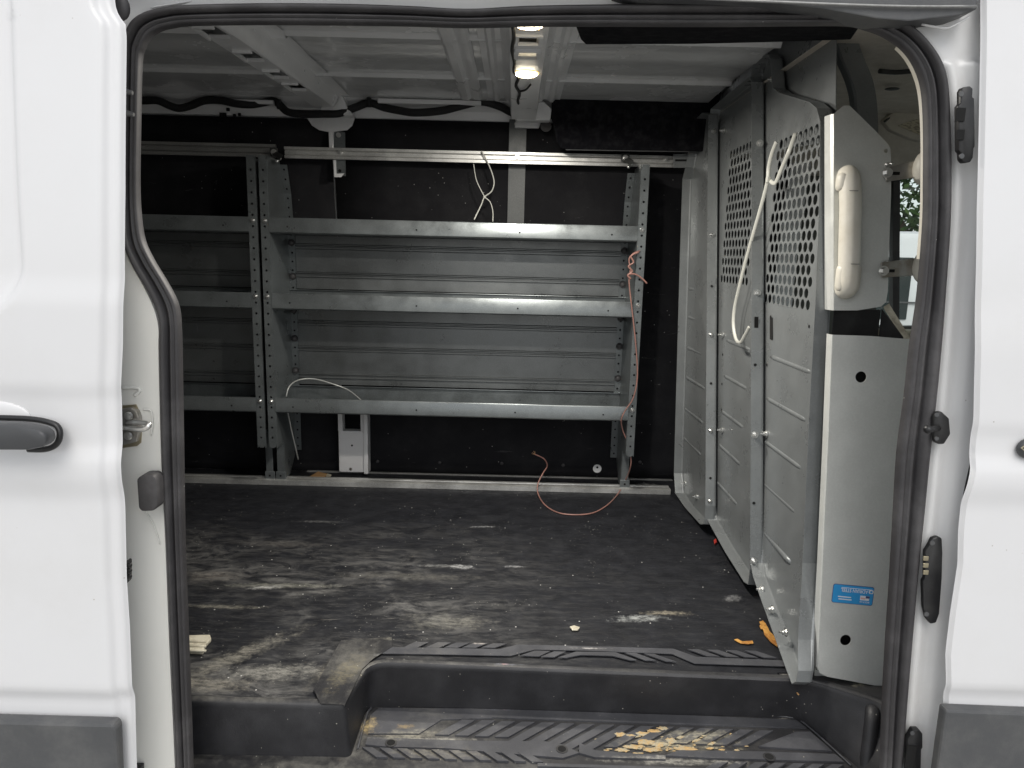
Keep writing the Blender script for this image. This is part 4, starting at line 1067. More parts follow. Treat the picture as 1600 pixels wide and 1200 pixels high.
q = MB(); p = un(529, 211, Y=1.539); q.cyl(p, (0, -1, 0), .009, .003, 16); q.done('strap_bolt', 'zinc', sp2, smooth=True)
q = MB(); p = un(531, 267, Y=1.539); q.cyl(p, (0, -1, 0), .006, .002, 12); q.done('strap_hole', 'hole', sp2, smooth=True)
# end bracket to the partition
q = MB(); P = [un(*p, Y=1.50) for p in ((1052, 241), (1090, 240), (1084, 262), (1052, 262))]; q.prism(P, (0, .004, 0)); eb = q.done('end_bracket', 'part', tr1)
q = MB(); P = [un(*p, Y=1.498) for p in ((1055, 249), (1074, 249), (1074, 252), (1055, 252))]; q.prism(P, (0, .001, 0)); q.done('slot', 'hole', eb)
# floor rail
fr_ = thing('floor_rail', 'aluminium floor rail running along the foot of the shelving', 'rail', (-.4, 1.47, 0))
xe = un(1051, 770, Z=.02).x
q = MB(); pr = [(1.448, .0), (1.448, .018), (1.456, .021), (1.470, .021), (1.472, .010), (1.482, .010), (1.484, .021), (1.498, .021), (1.502, .018), (1.502, 0)]
q.prism([(-2.5, y, z + .001) for y, z in pr], (xe + 2.5, 0, 0)); q.done('rail_profile', 'alu', fr_)

# ================================================================== SHELVING
FY = 1.385
def zl(px, py): return un(px, py, Y=FY).z
LIPS = [(zl(700, 370.5), zl(700, 346.5)), (zl(700, 489.5), zl(700, 465)), (zl(700, 651), zl(700, 629))]
BLIP = [LIPS[0][0] + .05, un(700, 458, Y=1.6).z, un(700, 607, Y=1.6).z]
XL = un(417, 600, Y=FY).x; XR = un(996, 600, Y=FY).x
ZTOP = un(432, 243, Y=FY).z; ZBOT = un(432, 700, Y=FY).z
def backY(z): return lerp_table([(0, 1.55), (.05, 1.60), (.90, 1.60), (1.10, 1.565), (1.27, 1.50)], z)
# small shared pieces
q = MB(); q.cyl((0, 0, 0), (0, -1, 0), .0085, .003, 14, .0075); q.cyl((0, -.003, 0), (0, -1, 0), .0065, .004, 14, .003); BOLT = q.done('bolt', 'zinc', None, smooth=True)
q = MB(); q.cyl((0, 0, 0), (0, -1, 0), .0135, .006, 16, .012); q.ball((0, -.006, 0), .010, (1, .5, 1)); KNOB = q.done('push_rivet', 'rubber', None, smooth=True)
protos = [BOLT, KNOB]
def end_panel(t, xs, side, far, lab=None):
    """side=+1: sheet lies at the strip's right edge; the flange looks at the door"""
    wd_ = .028; x0, x1 = (xs, xs + wd_)
    sheetx = x1 if side > 0 else x0
    q = MB()
    q.perf(x0, x1, ZBOT + .02, ZTOP - .03, wd_, .0385, .0042, lambda a, b: (a, FY, b), stagger=False, n=8)
    q.face([(x0, FY, ZTOP - .03), (x1, FY, ZTOP - .03), (x1 - .004, FY, ZTOP), (x0 + .004, FY, ZTOP)])
    q.face([(x0, FY, ZBOT + .02), (x1, FY, ZBOT + .02), (x1 - .002, FY, ZBOT + .006), (x1 - .008, FY, ZBOT), (x0 + .008, FY, ZBOT), (x0 + .002, FY, ZBOT + .006)])
    zz = [ZBOT + (ZTOP - ZBOT) * i / 20 for i in range(21)]
    q.loft([[(sheetx, FY, z) for z in zz], [(sheetx + .001 * side, FY + .004, z) for z in zz], [(sheetx, backY(z), z) for z in zz]])
    other = x0 if side > 0 else x1
    q.loft([[(other, FY, z) for z in zz], [(other, FY + .012, z) for z in zz]])
    q.face([(sheetx, FY, ZBOT), (sheetx, 1.465, ZBOT), (sheetx, 1.465, .022), (sheetx, 1.53, .022), (sheetx, 1.60, .085), (sheetx, 1.60, ZBOT)][::1])
    # foot flange
    q.box(x0 + .002, x1 - .002 , 1.462, 1.465, .02, ZBOT + .05); q.box(x0 - .004, x1 + .004, 1.460, 1.466, .02, .05, .0012)
    # back flange with holes
    bx = (x1 - .001, x1 + .026) if side > 0 else (x0 - .026, x0 + .001)
    q.perf(bx[0], bx[1], .10, 1.20, .026, .0335, .0040, lambda a, b: (a, backY(b) + .001, b), stagger=False, n=8)
    o = q.done('end_panel', 'grey', t, solid=.0018, offset=0)
    for (a, b) in LIPS: inst(BOLT, o, ((x0 + x1) / 2, FY - .001, b - .012))
    for pz in (LIPS[0][0] - .03, LIPS[1][1] + .055, LIPS[1][0] - .02, LIPS[1][0] - .13, LIPS[2][1] + .07):
        inst(KNOB, o, ((bx[0] + bx[1]) / 2, backY(pz) - .002, pz))
    q = MB(); q.cyl(((x0 + x1) / 2, 1.459, .035), (0, -1, 0), .004, .001, 10); q.done('foot_hole', 'hole', o)
    return o
def shelf(t, x0, x1, a, b, i):
    q = MB(); h_ = b - a; zb_ = a + .004
    sect = [(FY + .010, b - .003), (FY + .008, b), (FY + .001, b), (FY - .001, b - .003), (FY - .001, a + .004), (FY + .003, a), (1.595, a), (1.598, a + .003), (1.598, BLIP[i] - .003), (1.588, BLIP[i])]
    xs = [x0 + (x1 - x0) * k_ / 24 for k_ in range(25)]
    def w(x): # slight dent on the lowest lip
        return .004 * math.exp(-((x - .17) / .10) ** 2) if i == 2 else 0
    q.loft([[(x, y + (w(x) if y < 1.4 else 0), z - (w(x) * .6 if y < 1.4 else 0)) for y, z in sect] for x in xs])
    o = q.done('shelf', 'grey', t, solid=.0018, offset=0, smooth=True)
    q = MB()
    for f_ in (.05, .40, .68, .93): q.cyl((x0 + (x1 - x0) * f_, FY - .002, a + h_ * .42), (0, -1, 0), .0032, .0008, 8)
    loose(q.done('lip_hole', 'hole', o))
    return o
def back_panel(t, x0, x1, z0, z1, ribs):
    q = MB(); zz = [(1.596, z0)]
    for r_ in sorted(ribs):
        zz += [(1.596, r_ - .011), (1.590, r_ - .008), (1.590, r_ - .002), (1.599, r_), (1.599, r_ + .003), (1.592, r_ + .006), (1.592, r_ + .009), (1.596, r_ + .012)]
    zz.append((1.596, z1))
    q.loft([[(x, y, z) for y, z in zz] for x in (x0, x1)])
    return q.done('back_panel', 'greyback', t)
def unit(x0, x1, lab, left_end, right_end):
    t = thing('shelving_unit', lab, 'shelving', ((x0 + x1) / 2, 1.47, .02), 'grey steel shelving units along the far wall')
    if left_end: end_panel(t, x0 , 1, 0)
    if right_end: end_panel(t, x1 - .028, -1, 0)
    for i, (a, b) in enumerate(LIPS): shelf(t, x0 + .029, x1 - .029, a, b, i)
    z_ = lambda py: un(800, py, Y=1.60).z
    back_panel(t, x0 + .056, x1 - .054, max(LIPS[1][1] + .004, BLIP[1] + .004), LIPS[0][0] - .002, [z_(393), z_(437)])
    back_panel(t, x0 + .056, x1 - .054, BLIP[2] + .005, LIPS[1][0] - .002, [z_(512), z_(552), z_(594)])
    return t
ur = unit(XL, XR, 'grey steel three-shelf unit with ribbed back panels, nearest the partition', True, True)
XS1 = un(411, 600, Y=FY).x
ul = unit(XS1 - 1.33, XS1, 'grey steel three-shelf unit at the left, partly behind the door edge', True, True)
# clamp from the unit tops to the rail
for t, px, py in ((ur, 977, 247), (ur, 428, 238)):
    q = MB(); a = un(px - 6, py - 7, Y=1.505); b = un(px + 6, py + 6, Y=1.505); q.box(a.x, b.x, 1.500, 1.508, b.z, a.z, .001)
    q.prism([un(px - 4, py + 2, Y=1.50), un(px + 4, py - 2, Y=1.50), un(px + 14, py + 4, Y=1.40), un(px + 8, py + 12, Y=1.40)], (0, .004, 0)); o = q.done('rail_clamp', 'trim', t)
    q = MB(); p = un(px, py, Y=1.499); q.cyl(p, (0, -1, 0), .011, .003, 16); q.cyl(p + Vector((0, -.003, 0)), (0, -1, 0), .007, .005, 6); q.done('clamp_bolt', 'zinc', o, smooth=True)
    for dx, dy in ((5, 14), (9, 10)):
        q = MB(); q.ball(un(px + dx, py + dy, Y=1.43), .006); q.done('clamp_nut', 'zinc', o, smooth='all')

# ================================================================== PARTITION
pt = thing('partition', 'grey steel cab partition with perforated windows and bolted flanged panels', 'partition', (.67, .8, 0))
def pan(pts, a, holes_px=None, perf_px=None, dep=.034, beads=(), name='partition_panel', warp=None):
    wX = warp or (lambda y, z: a)
    def on(p):
        x_ = a
        for _ in range(8): q_ = un(*p, X=x_); x_ = wX(q_.y, q_.z)
        return un(*p, X=x_)
    P = [on(p) for p in pts]; out2 = [(p.y, p.z) for p in P]
    holes = []; q = MB()
    if perf_px:
        (xa, ya, xb_, yb_) = perf_px
        A_ = un(xa, (ya + yb_) / 2, X=a); B_ = un(xb_, (ya + yb_) / 2, X=a); y0, y1 = B_.y, A_.y
        z1_ = un((xa + xb_) / 2, ya, X=a).z; z0_ = un((xa + xb_) / 2, yb_, X=a).z
        holes.append([(y0, z0_), (y1, z0_), (y1, z1_), (y0, z1_)])
        q.perf(y0, y1, z0_, z1_, .0305, .0275, .0122, lambda u_, v_: (wX(u_, v_), u_, v_), True, 12)
    q.sheet(out2, holes, lambda u_, v_: (wX(u_, v_), u_, v_))
    n = len(P)
    # perimeter flange bent towards the load space with a rounded corner
    c_ = Vector((a, sum(p.y for p in P) / n, sum(p.z for p in P) / n))
    r0 = P; r1 = [p + Vector((-.005, 0, 0)) for p in P]
    bmf = [[p for p in P]]
    def shift(p, i, d, dx):
        t_ = P[(i + 1) % n] - P[(i - 1) % n]; nn = Vector((0, -t_.z, t_.y)).normalized()
        if nn.dot(c_ - p) > 0: nn = -nn
        return p + nn * d + Vector((dx, 0, 0))
    rings = [[shift(p, i, 0, 0) for i, p in enumerate(P)], [shift(p, i, .002, -.002) for i, p in enumerate(P)], [shift(p, i, .003, -.006) for i, p in enumerate(P)], [shift(p, i, .003, -dep) for i, p in enumerate(P)]]
    q.loft(rings, closed=True)
    o = q.done(name, 'part', pt, solid=.0016, offset=0)
    # pressed beads
    if beads:
        q = MB()
        for (y0, y1, z) in beads:
            q.tube([(wX(y0, z) + .007, y0, z), (wX(y0, z) + .004, y0 + .025, z), (wX(y1, z) + .004, y1 - .025, z), (wX(y1, z) + .007, y1, z)], .008, 8, 0)
        loose(q.done('pressed_bead', 'part', o, smooth='all'))
    return o
A1, A2, A3 = .672, .682, .690
zb_l = [un(1201, y, X=A3).z for y in (556, 624, 694, 762, 838)]
P3o = [(1193, 106), (1203, 92), (1219, 88), (1223, 94), (1227, 140), (1240, 149), (1288, 163), (1299, 172), (1305, 192), (1304, 300), (1297, 480), (1290, 600), (1283, 740), (1277, 880), (1272, 1000), (1271, 1048), (1268, 1064), (1262, 1067), (1255, 1050), (1238, 1006), (1214, 945), (1197, 900), (1193, 880), (1193, 700), (1194, 400)]
def yat(px, a, py=600): return un(px, py, X=a).y
WARP3 = lambda y, z: A3 - .038 * max(0, min(1, 1 - z / .25)) * max(0, min(1, (.75 - y) / .45))
p3 = pan(P3o, A3, warp=WARP3, perf_px=(1204, 208, 1280, 482), beads=[(yat(1266, A3), yat(1200, A3), z) for z in zb_l])
P2o = [(1126, 172), (1189, 122), (1193, 130), (1193, 400), (1192, 700), (1191, 890), (1188, 912), (1182, 908), (1150, 860), (1122, 812), (1119, 790), (1120, 600), (1122, 300), (1124, 190)]
p2 = pan(P2o, A2, perf_px=(1133, 228, 1178, 446), beads=[(yat(1168, A2), yat(1130, A2), z) for z in zb_l])
P1o = [(1092, 212), (1095, 196), (1112, 178), (1122, 180), (1121, 300), (1119, 600), (1118, 790), (1116, 818), (1110, 818), (1085, 792), (1069, 770), (1067, 740), (1071, 600), (1077, 400), (1081, 280), (1086, 262), (1090, 240)]
_far = sorted((un(px, py, Y=Yf).z, un(px, py, Y=Yf).x) for px, py, Yf in ((1092, 212, 1.50), (1086, 262, 1.50), (1077, 400, 1.50), (1071, 600, 1.49), (1067, 740, 1.48)))
_near = sorted((un(px, py, X=A1).z, un(px, py, X=A1).y) for px, py in ((1122, 180), (1121, 300), (1119, 600), (1118, 790)))
def WARP1(y, z):
    yn = lerp_table(_near, z); t_ = (y - yn) / (1.49 - yn)
    return A1 + (lerp_table(_far, z) - A1) * max(0, min(1.05, t_))
p1 = pan(P1o, A1, beads=[(yat(1104, A1), yat(1076, A1), z) for z in [un(1090, y, X=A1).z for y in (452, 498, 548, 598, 652, 704)]], warp=WARP1)
for o_, lb_ in ((p3, 'widest panel with large perforated window, nearest the door'), (p2, 'middle panel with narrow perforated window'), (p1, 'narrow unperforated panel against the far wall')): o_['label'] = lb_
# filler plate up to the roof
q = MB(); P = [un(*p, X=.700) for p in ((1110, 200), (1110, 168), (1140, 128), (1178, 86), (1190, 74), (1202, 67), (1307, 60), (1306, 220), (1180, 240), (1114, 240))]
q.sheet([(p.y, p.z) for p in P], [], lambda a, b: (.700, a, b)); q.done('roof_filler_plate', 'part', pt, solid=.002, offset=0)
q = MB(); q.tube([un(1104, 170, X=.694), un(1178, 88, X=.694), un(1200, 70, X=.694)], .004, 6, 2); q.done('filler_edge', 'part', pt, smooth='all')
# lower filler down to the cab floor behind the panels
# bolts on the flanges facing the door
def fl_bolts(lst, a, far_of=None, src=BOLT, r=1.0):
    for (px, py) in lst:
        # on the flange plane: the panel's near edge
        edgeY = far_of(py); p = un(px, py, Y=edgeY - .004); inst(src, pt, p)
def edge_fn(tab_px, a):
    def f(py):
        t = lerp_table(tab_px, py); return un(t, py, X=a).y
    return f
e3 = edge_fn([(172, 1299), (192, 1305), (300, 1304), (600, 1290), (1050, 1270)], A3)
e2 = edge_fn([(130, 1193), (700, 1192), (890, 1191)], A2)
e1 = edge_fn([(180, 1122), (600, 1119), (790, 1118)], A1)
e0 = edge_fn([(240, 1084), (280, 1075), (600, 1068), (740, 1066)], A1)
q = MB(); q.cyl((0, 0, 0), (0, -1, 0), .010, .003, 16); q.cyl((0, -.003, 0), (0, -1, 0), .0065, .007, 6, .006); q.cyl((0, -.010, 0), (0, -1, 0), .003, .005, 8); NUT = q.done('flange_bolt', 'zinc', None, smooth=True); protos.append(NUT)
fl_bolts([(1187, 224), (1183, 458), (1179, 679), (1177, 876)], A2, e2, NUT)
fl_bolts([(1115, 205), (1113, 367), (1111, 523), (1110, 673), (1109, 783)], A1, e1, BOLT)
# bolts through the panel faces (seen side-on) and along the kick flange
q = MB(); q.cyl((0, 0, 0), (-1, 0, 0), .010, .003, 14); q.cyl((-.003, 0, 0), (-1, 0, 0), .0065, .006, 6); q.cyl((-.009, 0, 0), (-1, 0, 0), .0032, .008, 8); NUTX = q.done('panel_bolt', 'zinc', None, smooth=True); protos.append(NUTX)
for (px, py, a) in ((1077, 292, A1), (1075, 357, A1), (1073, 420, A1), (1070, 484, A1), (1068, 605, A1), (1064, 724, A1), (1100, 207, A1), (1071, 755, A1), (1089, 776, A1), (1209, 124, A3), (1132, 204, A2), (1130, 523, A2), (1129, 672, A2), (1198, 678, A3),
                     (1192, 921, A3), (1208, 952, A3), (1229, 988, A3)):
    x_ = a - .0015
    if py > 900:
        for _ in range(8): q_ = un(px, py, X=x_); x_ = WARP3(q_.y, q_.z) - .020
    inst(NUTX, pt, un(px, py, X=x_))
q = MB()
for (px, py, e_) in ((1112, 447, e1), (1111, 599, e1), (1110, 747, e1), (1180, 570, e2), (1178, 786, e2)):
    q.cyl(un(px, py, Y=e_(py) - .0055), (0, -1, 0), .004, .0008, 10)
for (x0, x1, y0, y1, e_) in ((1179, 1185, 495, 531, e2),):
    q.prism([un(*p, Y=e_(510) - .0056) for p in ((x0, y0), (x1, y0), (x1 - 1, y1), (x0 - 1, y1))], (0, -.0008, 0))
for (px, py, a) in ((1129, 554, A2), (1128, 600, A2), (1127, 640, A2), (1204, 495, A3), (1264, 510, A3), (1198, 570, A3)):
    q.cyl(un(px, py, X=a - .0016), (-1, 0, 0), .004, .0006, 10)
q.prism([un(*p, X=A3 - .0016) for p in ((1203, 495), (1207, 496), (1207, 531), (1203, 530))], (-.0006, 0, 0))
for (x0, y0, x1, y1) in ((1193, 898, 1199, 930), (1204, 918, 1208, 932)):
    q.prism([un(*p, X=A3 - .0017) for p in ((x0, y0), (x0 + 4, y0 + 3), (x1, y1), (x1 - 4, y1 - 3))], (-.0006, 0, 0))
loose(q.done('flange_hole', 'hole', pt))

# door-side wing: lower plate with two holes
WK = .12
WYf = lambda z: .226 + WK * z
def unw(px, py, off=0.0):
    Y = .3
    for _ in range(10): q_ = un(px, py, Y=Y); Y = WYf(q_.z) + off
    return un(px, py, Y=Y)
def u2y(px, py, y): p = unw(px, py, y); return (p.x, p.z)
q = MB()
outl = [u2y(*p, 0) for p in ((1301, 523), (1360, 525), (1421, 530), (1421, 560), (1440, 600), (1425, 800), (1412, 960), (1400, 1078), (1378, 1073), (1330, 1064), (1292, 1057), (1282, 1052), (1278, 1043), (1285, 900), (1294, 700))]
h1 = u2y(1345, 589, 0); h2 = u2y(1321, 1000, 0)
q.sheet(outl, [circ(*h1, .0118, 20), circ(*h2, .0118, 20)], lambda a, b: (a, WYf(b), b))
zz = [p for p in outl if True]
Lf = [u2y(*p, 0) for p in ((1301, 523), (1294, 700), (1285, 900), (1278, 1043), (1282, 1052))]
q.loft([[(x, WYf(z), z) for x, z in Lf], [(x - .002, WYf(z) + .003, z) for x, z in Lf], [(x - .003, WYf(z) + .02, z) for x, z in Lf]])
lwg = q.done('lower_wing', 'wing', pt, solid=.002, offset=0)
q = MB(); q.sheet([u2y(*p, +.10) for p in ((1296, 560), (1400, 560), (1392, 1040), (1270, 1040))], [], lambda a, b: (a, WYf(b) + .08, b)); q.done('wing_backing', 'plastic', lwg)
q = MB(); P = [unw(*p, +.03) for p in ((1272, 1030), (1350, 1030), (1345, 1063), (1330, 1064), (1273, 1065))]; q.prism(P, (0, .002, 0)); q.done('wing_foot', 'wing', lwg)
# sloping side cheek and its pale top edge
a = unw(1378, 483, .045); b = unw(1412, 527, .004); b2 = Vector((b.x, b.y, .05)); a2 = Vector((a.x + .008, a.y, .05))
q = MB(); q.face([a, b, b2, a2]); q.face([unw(1303, 484, .045), unw(1376, 484, .045), unw(1376, 484, .045) + Vector((0, 0, -.35)), unw(1303, 484, .045) + Vector((0, 0, -.35))]); q.done('wing_cheek', 'plastic', lwg, solid=.002, offset=0)
q = MB(); q.prism([unw(1381, 479, .045), unw(1389, 474, .045), unw(1423, 529, .003), unw(1412, 527, .003)], (0, 0, -.004)); q.done('cheek_edge', 'offw', lwg)
# upper wing plate
q = MB(); outl = [u2y(*p, .03) for p in ((1303, 178), (1318, 165), (1327, 165), (1366, 203), (1386, 224), (1391, 232), (1392, 250), (1392, 300), (1389, 380), (1387, 455), (1384, 472), (1376, 479), (1340, 485), (1303, 485))]
q.sheet(outl, [circ(*u2y(1384, 236, .03), .0045, 12)], lambda a, b: (a, WYf(b) + .03, b))
Lf = [outl[0], outl[-1]]
q.loft([[(x, WYf(z) + .03, z) for x, z in Lf], [(x - .004, WYf(z) + .036, z) for x, z in Lf], [(x - .006, WYf(z) + .06, z) for x, z in Lf]])
uw = q.done('upper_wing', 'wing', pt, solid=.002, offset=0)
# brackets to the body pillar
for (p4, pb, ps) in ((((1384, 262), (1434, 250), (1439, 276), (1385, 284)), (1386, 270), (1399, 271)), (((1377, 410), (1434, 403), (1436, 430), (1378, 434)), (1380, 423), (1391, 423))):
    q = MB(); q.prism([unw(*p, .03-.012) for p in p4], (0, .004, 0)); o = q.done('pillar_bracket', 'steel', pt, bevel=.0008)
    q = MB(); p = unw(*pb, .016); q.cyl(p, (0, -1, 0), .0105, .003, 16); q.cyl(p + Vector((0, -.003, 0)), (0, -1, 0), .007, .009, 6); q.done('bracket_bolt', 'zinc', o, smooth=True)
    q = MB(); c_ = unw(*ps, .0174); q.box(c_.x - .008, c_.x + .008, c_.y - .003, c_.y + .001, c_.z - .003, c_.z + .003); q.done('slot', 'hole', o)
    q = MB(); p = unw(p4[1][0] + 7, (p4[1][1] + p4[2][1]) / 2, .01); q.ball(p, .02, (.9, 1, 1.7)); q.done('pillar_boss', 'beigep', o, smooth='all')
    q = MB(); q.ball(unw(pb[0], pb[1] - 13, .026), .004); q.ball(unw(pb[0] + 7, pb[1] - 14, .026), .0035); loose(q.done('bracket_rivet', 'zinc', o, smooth='all'))
# curved strap beside the filler plate
q = MB(); c1 = [(1306, 60), (1314, 88), (1328, 120), (1336, 150), (1338, 185), (1340, 200)]; c2 = [(1342, 60), (1352, 90), (1365, 122), (1371, 150), (1374, 185), (1374, 215)]
ra = spline([un(*p, Y=.56) for p in c1], 5); rb_ = spline([un(*p, Y=.56) for p in c2], 5)
q.loft([[p + Vector((0, .03, 0)) for p in ra], [p + Vector((-.001, .004, 0)) for p in ra], [p + Vector((.003, 0, 0)) for p in ra], [p - Vector((.003, 0, 0)) for p in rb_], [p + Vector((0, .02, 0)) for p in rb_]])
q.done('curved_strap', 'part', pt, smooth=True)
# grab handle through the wing
gh = thing('grab_handle', 'beige plastic grab handle mounted upright on the grey upper wing plate', 'handle', tuple(unw(1328, 458, .03)))
q = MB(); C_ = [unw(*p, .03-.020) for p in ((1329, 277), (1329, 320), (1328, 360), (1327, 400), (1326, 448))]
q.tube([C_[0] + Vector((0, .018, .006)), C_[0] + Vector((0, .004, -.004))] + C_[1:-1] + [C_[-1] + Vector((0, .004, .004)), C_[-1] + Vector((0, .018, -.006))], .0215, 16, 5)
q.done('grip', 'beigep', gh, smooth='all')
for (py0, py1) in ((268, 300), (412, 458)):
    a = unw(1311, py0, .006); b = unw(1345, py1, .006); ym = (a.y + b.y) / 2
    q = MB(); q.box(a.x, b.x, ym - .006, ym + .024, b.z, a.z, .012); o = q.done('end_cap', 'beigep', gh, smooth=True)
    q = MB(); zc = b.z if py0 < 350 else a.z; q.box((a.x + b.x) / 2 - .010, (a.x + b.x) / 2 + .008, (b.y if py0 < 350 else a.y) - .0225, (b.y if py0 < 350 else a.y) - .0215, zc - .0006, zc + .0006); q.done('cap_seam', 'trim', o)

# sticker, upside down, on the lower wing
stk = thing('x2', 'x', 'x', (0, 0, 0)); bpy.data.objects.remove(stk)
s0 = unw(1300, 911); s1 = unw(1364, 917); s2 = unw(1364, 947); s3 = unw(1300, 940)
cx_, cz_ = (s0.x + s1.x + s2.x + s3.x) / 4, (s0.z + s1.z + s2.z + s3.z) / 4
W_ = (s1 - s0).length; H_ = (s3 - s0).length; ang = math.atan2((s1 - s0).z, (s1 - s0).x)
def spt(u_, v_, y):     # u,v in -.5...5 of the sticker read the right way up (it is stuck on upside down)
    x = -u_ * W_; z = -v_ * H_
    zz_ = cz_ + x * math.sin(ang) + z * math.cos(ang)
    return Vector((cx_ + x * math.cos(ang) - z * math.sin(ang), WYf(zz_) + y, zz_))
SY = -.0018
def spoly(pts, y, name, mat, parent):
    q = MB(); q.prism([spt(*p, y) for p in pts], (0, .0004, 0)); return q.done(name, mat, parent)
def rrect(w_, h_, r_, asp):
    out = []
    for (sx, sy, a0) in ((1, 1, 0), (-1, 1, 90), (-1, -1, 180), (1, -1, 270)):
        for k_ in range(5):
            an = math.radians(a0 + k_ * 22.5); out.append((sx * (w_ - r_) + r_ * math.cos(an), sy * (h_ - r_ * asp) + r_ * asp * math.sin(an)))
    return out
asp = W_ / H_
stick = spoly(rrect(.5, .5, .05, asp), SY, 'sticker_border', 'navy', None)
tag(stick, 'small blue printed sticker stuck upside down on the lower wing plate', 'sticker'); stick.name = 'sticker'
bl = spoly(rrect(.488, .475, .045, asp), SY - .0005, 'sticker_face', 'blue', stick)
for (u0, u1, v0, v1) in ((-.40, .30, -.36, -.335), (.02, .34, .25, .30), (.04, .36, .12, .17)):
    spoly([(u0, v0), (u1, v0), (u1, v1), (u0, v1)], SY - .001, 'printed_line', 'swhite', bl)
spoly([(-.40, .0), (-.18, .0), (-.18, .24), (-.40, .24)], SY - .001, 'flag', 'swhite', bl)
spoly([(-.40, .0), (-.31, .0), (-.31, .11), (-.40, .11)], SY - .0015, 'flag_canton', 'navy', bl).data
spoly([(-.30, .09), (-.19, .09), (-.19, .17), (-.30, .17)], SY - .0015, 'flag_stripe', 'sred', bl)
q = MB(); q.cyl(spt(-.43, -.24, SY - .0005), (0, -1, 0), H_ * .13, .0005, 20); q.done('emblem_disc', 'swhite', bl)
q = MB(); q.cyl(spt(-.43, -.24, SY - .0010), (0, -1, 0), H_ * .07, .0004, 5); q.done('emblem_mark', 'blue', bl)
def text(body, u_, v_, hgt, wid, name, parent, y):
    c = bpy.data.curves.new(name, 'FONT'); c.body = body; c.size = 1; c.align_x = 'CENTER'; c.align_y = 'CENTER'; c.offset = .012
    o = bpy.data.objects.new(name, c); COL.objects.link(o)
    dg = bpy.context.evaluated_depsgraph_get(); me = bpy.data.meshes.new_from_object(o.evaluated_get(dg))
    bpy.data.objects.remove(o)
    xs = [v.co.x for v in me.vertices]; ys_ = [v.co.y for v in me.vertices]
    sx = wid / (max(xs) - min(xs)); sy = hgt / (max(ys_) - min(ys_)); cx = (max(xs) + min(xs)) / 2; cy = (max(ys_) + min(ys_)) / 2
    for v in me.vertices: v.co = spt(u_ + (v.co.x - cx) * sx, v_ + (v.co.y - cy) * sy, y)
    me.materials.append(M['swhite']); o = bpy.data.objects.new(name, me); COL.objects.link(o); o.parent = parent; return o
text('ADRIAN STEEL', -.02, -.22, .19, .66, 'lettering', bl, SY - .0012)
text('MADE IN USA', -.29, .33, .10, .24, 'lettering', bl, SY - .0012)

# ================================================================== CABLES, TIES, DEBRIS
q = MB(); yv = FY - .012
seq = [((1000, 392), yv + .006), ((990, 396), yv), ((983, 405), yv), ((985, 420), yv), ((983, 440), yv), ((986, 470), yv), ((990, 505), yv), ((994, 545), yv), ((996, 580), yv), ((994, 605), yv), ((988, 625), yv), ((978, 640), yv), ((971, 655), yv), ((973, 672), yv + .02), ((980, 690), yv + .03), ((985, 710), yv + .03), ((985, 730), yv + .03)]
W1 = [un(*p, Y=y) for p, y in seq]
W1 += [un(975, 755, Z=.035), un(963, 775, Z=.006), un(945, 792, Z=.004), un(920, 803, Z=.004), un(880, 803, Z=.004), un(855, 792, Z=.004), un(842, 775, Z=.008), un(840, 758, Z=.032), un(848, 740, Z=.07), un(855, 728, Z=.085), un(850, 717, Z=.10), un(836, 710, Z=.12)]
q.tube(W1, .0025, 8, 6)
pw = q.done('pink_wire', 'wire', None, smooth='all'); tag(pw, 'pink-brown insulated wire tied to the right shelf post and looping over the floor', 'wire')
q = MB(); q.tube([un(*p, Y=yv - .004) for p in ((998, 394), (986, 400), (990, 410), (982, 416), (988, 424), (981, 430), (986, 436))], .0034, 8)
q.tube([un(*p, Y=yv - .006) for p in ((984, 428), (994, 429), (1004, 436), (1011, 443))], .003, 8); q.done('wire_knot', 'wire', pw, smooth='all')
q = MB(); e_ = W1[-1]
for d_ in ((-.012, 0, .008), (-.006, 0, .014), (-.014, .004, .002), (-.001, 0, .013)): q.tube([e_, e_ + Vector(d_)], .0008, 5, 0)
loose(q.done('bare_strands', 'copper', pw, smooth='all'))
# white wires behind the left post
q = MB(); y_ = 1.52
q.tube([un(567, 628, Y=FY + .02), un(545, 610, Y=y_), (un(520, 600, Y=y_)), un(490, 592, Y=y_), un(466, 594, Y=y_ - .03), un(452, 604, Y=FY + .02), un(447, 620, Y=FY + .005)], .0026, 8)
q.tube([un(450, 645, Y=FY + .02), un(455, 670, Y=1.45), un(462, 700, Y=1.5), un(466, 718, Y=1.54)], .0026, 8)
tag(q.done('grey_wire', 'gwire', None, smooth='all'), 'thin pale grey wire arching over the lowest shelf beside the left post', 'wire')
q = MB(); y_ = 1.505
q.tube([un(752, 236, Y=y_), un(760, 250, Y=y_), un(768, 268, Y=y_), un(772, 285, Y=y_), un(768, 299, Y=y_), un(757, 308, Y=y_), un(752, 320, Y=y_ - .02), un(741, 343, Y=y_ - .06)], .0024, 6, 5)
q.tube([un(740, 256, Y=y_), un(744, 280, Y=y_), un(752, 298, Y=y_), un(758, 308, Y=y_), un(766, 316, Y=y_), un(770, 330, Y=y_ - .02), un(770, 346, Y=y_ - .05)], .0018, 6, 5)
q.ball(un(757, 308, Y=y_), .005)
tag(q.done('zip_tie', 'nylon', None, smooth='all'), 'small thin white zip tie knotted around the bright aluminium wall rail', 'zip tie')
q = MB(); xx = .648
pz = [(1213, 222), (1206, 240), (1201, 262), (1199, 284), (1190, 320), (1178, 362), (1166, 405), (1156, 445), (1148, 480), (1146, 508), (1150, 530), (1157, 535), (1164, 524), (1171, 511)]
q.tube([un(*p, X=xx) for p in pz], .0052, 8, 6, flat=(-.6, -.8, 0))
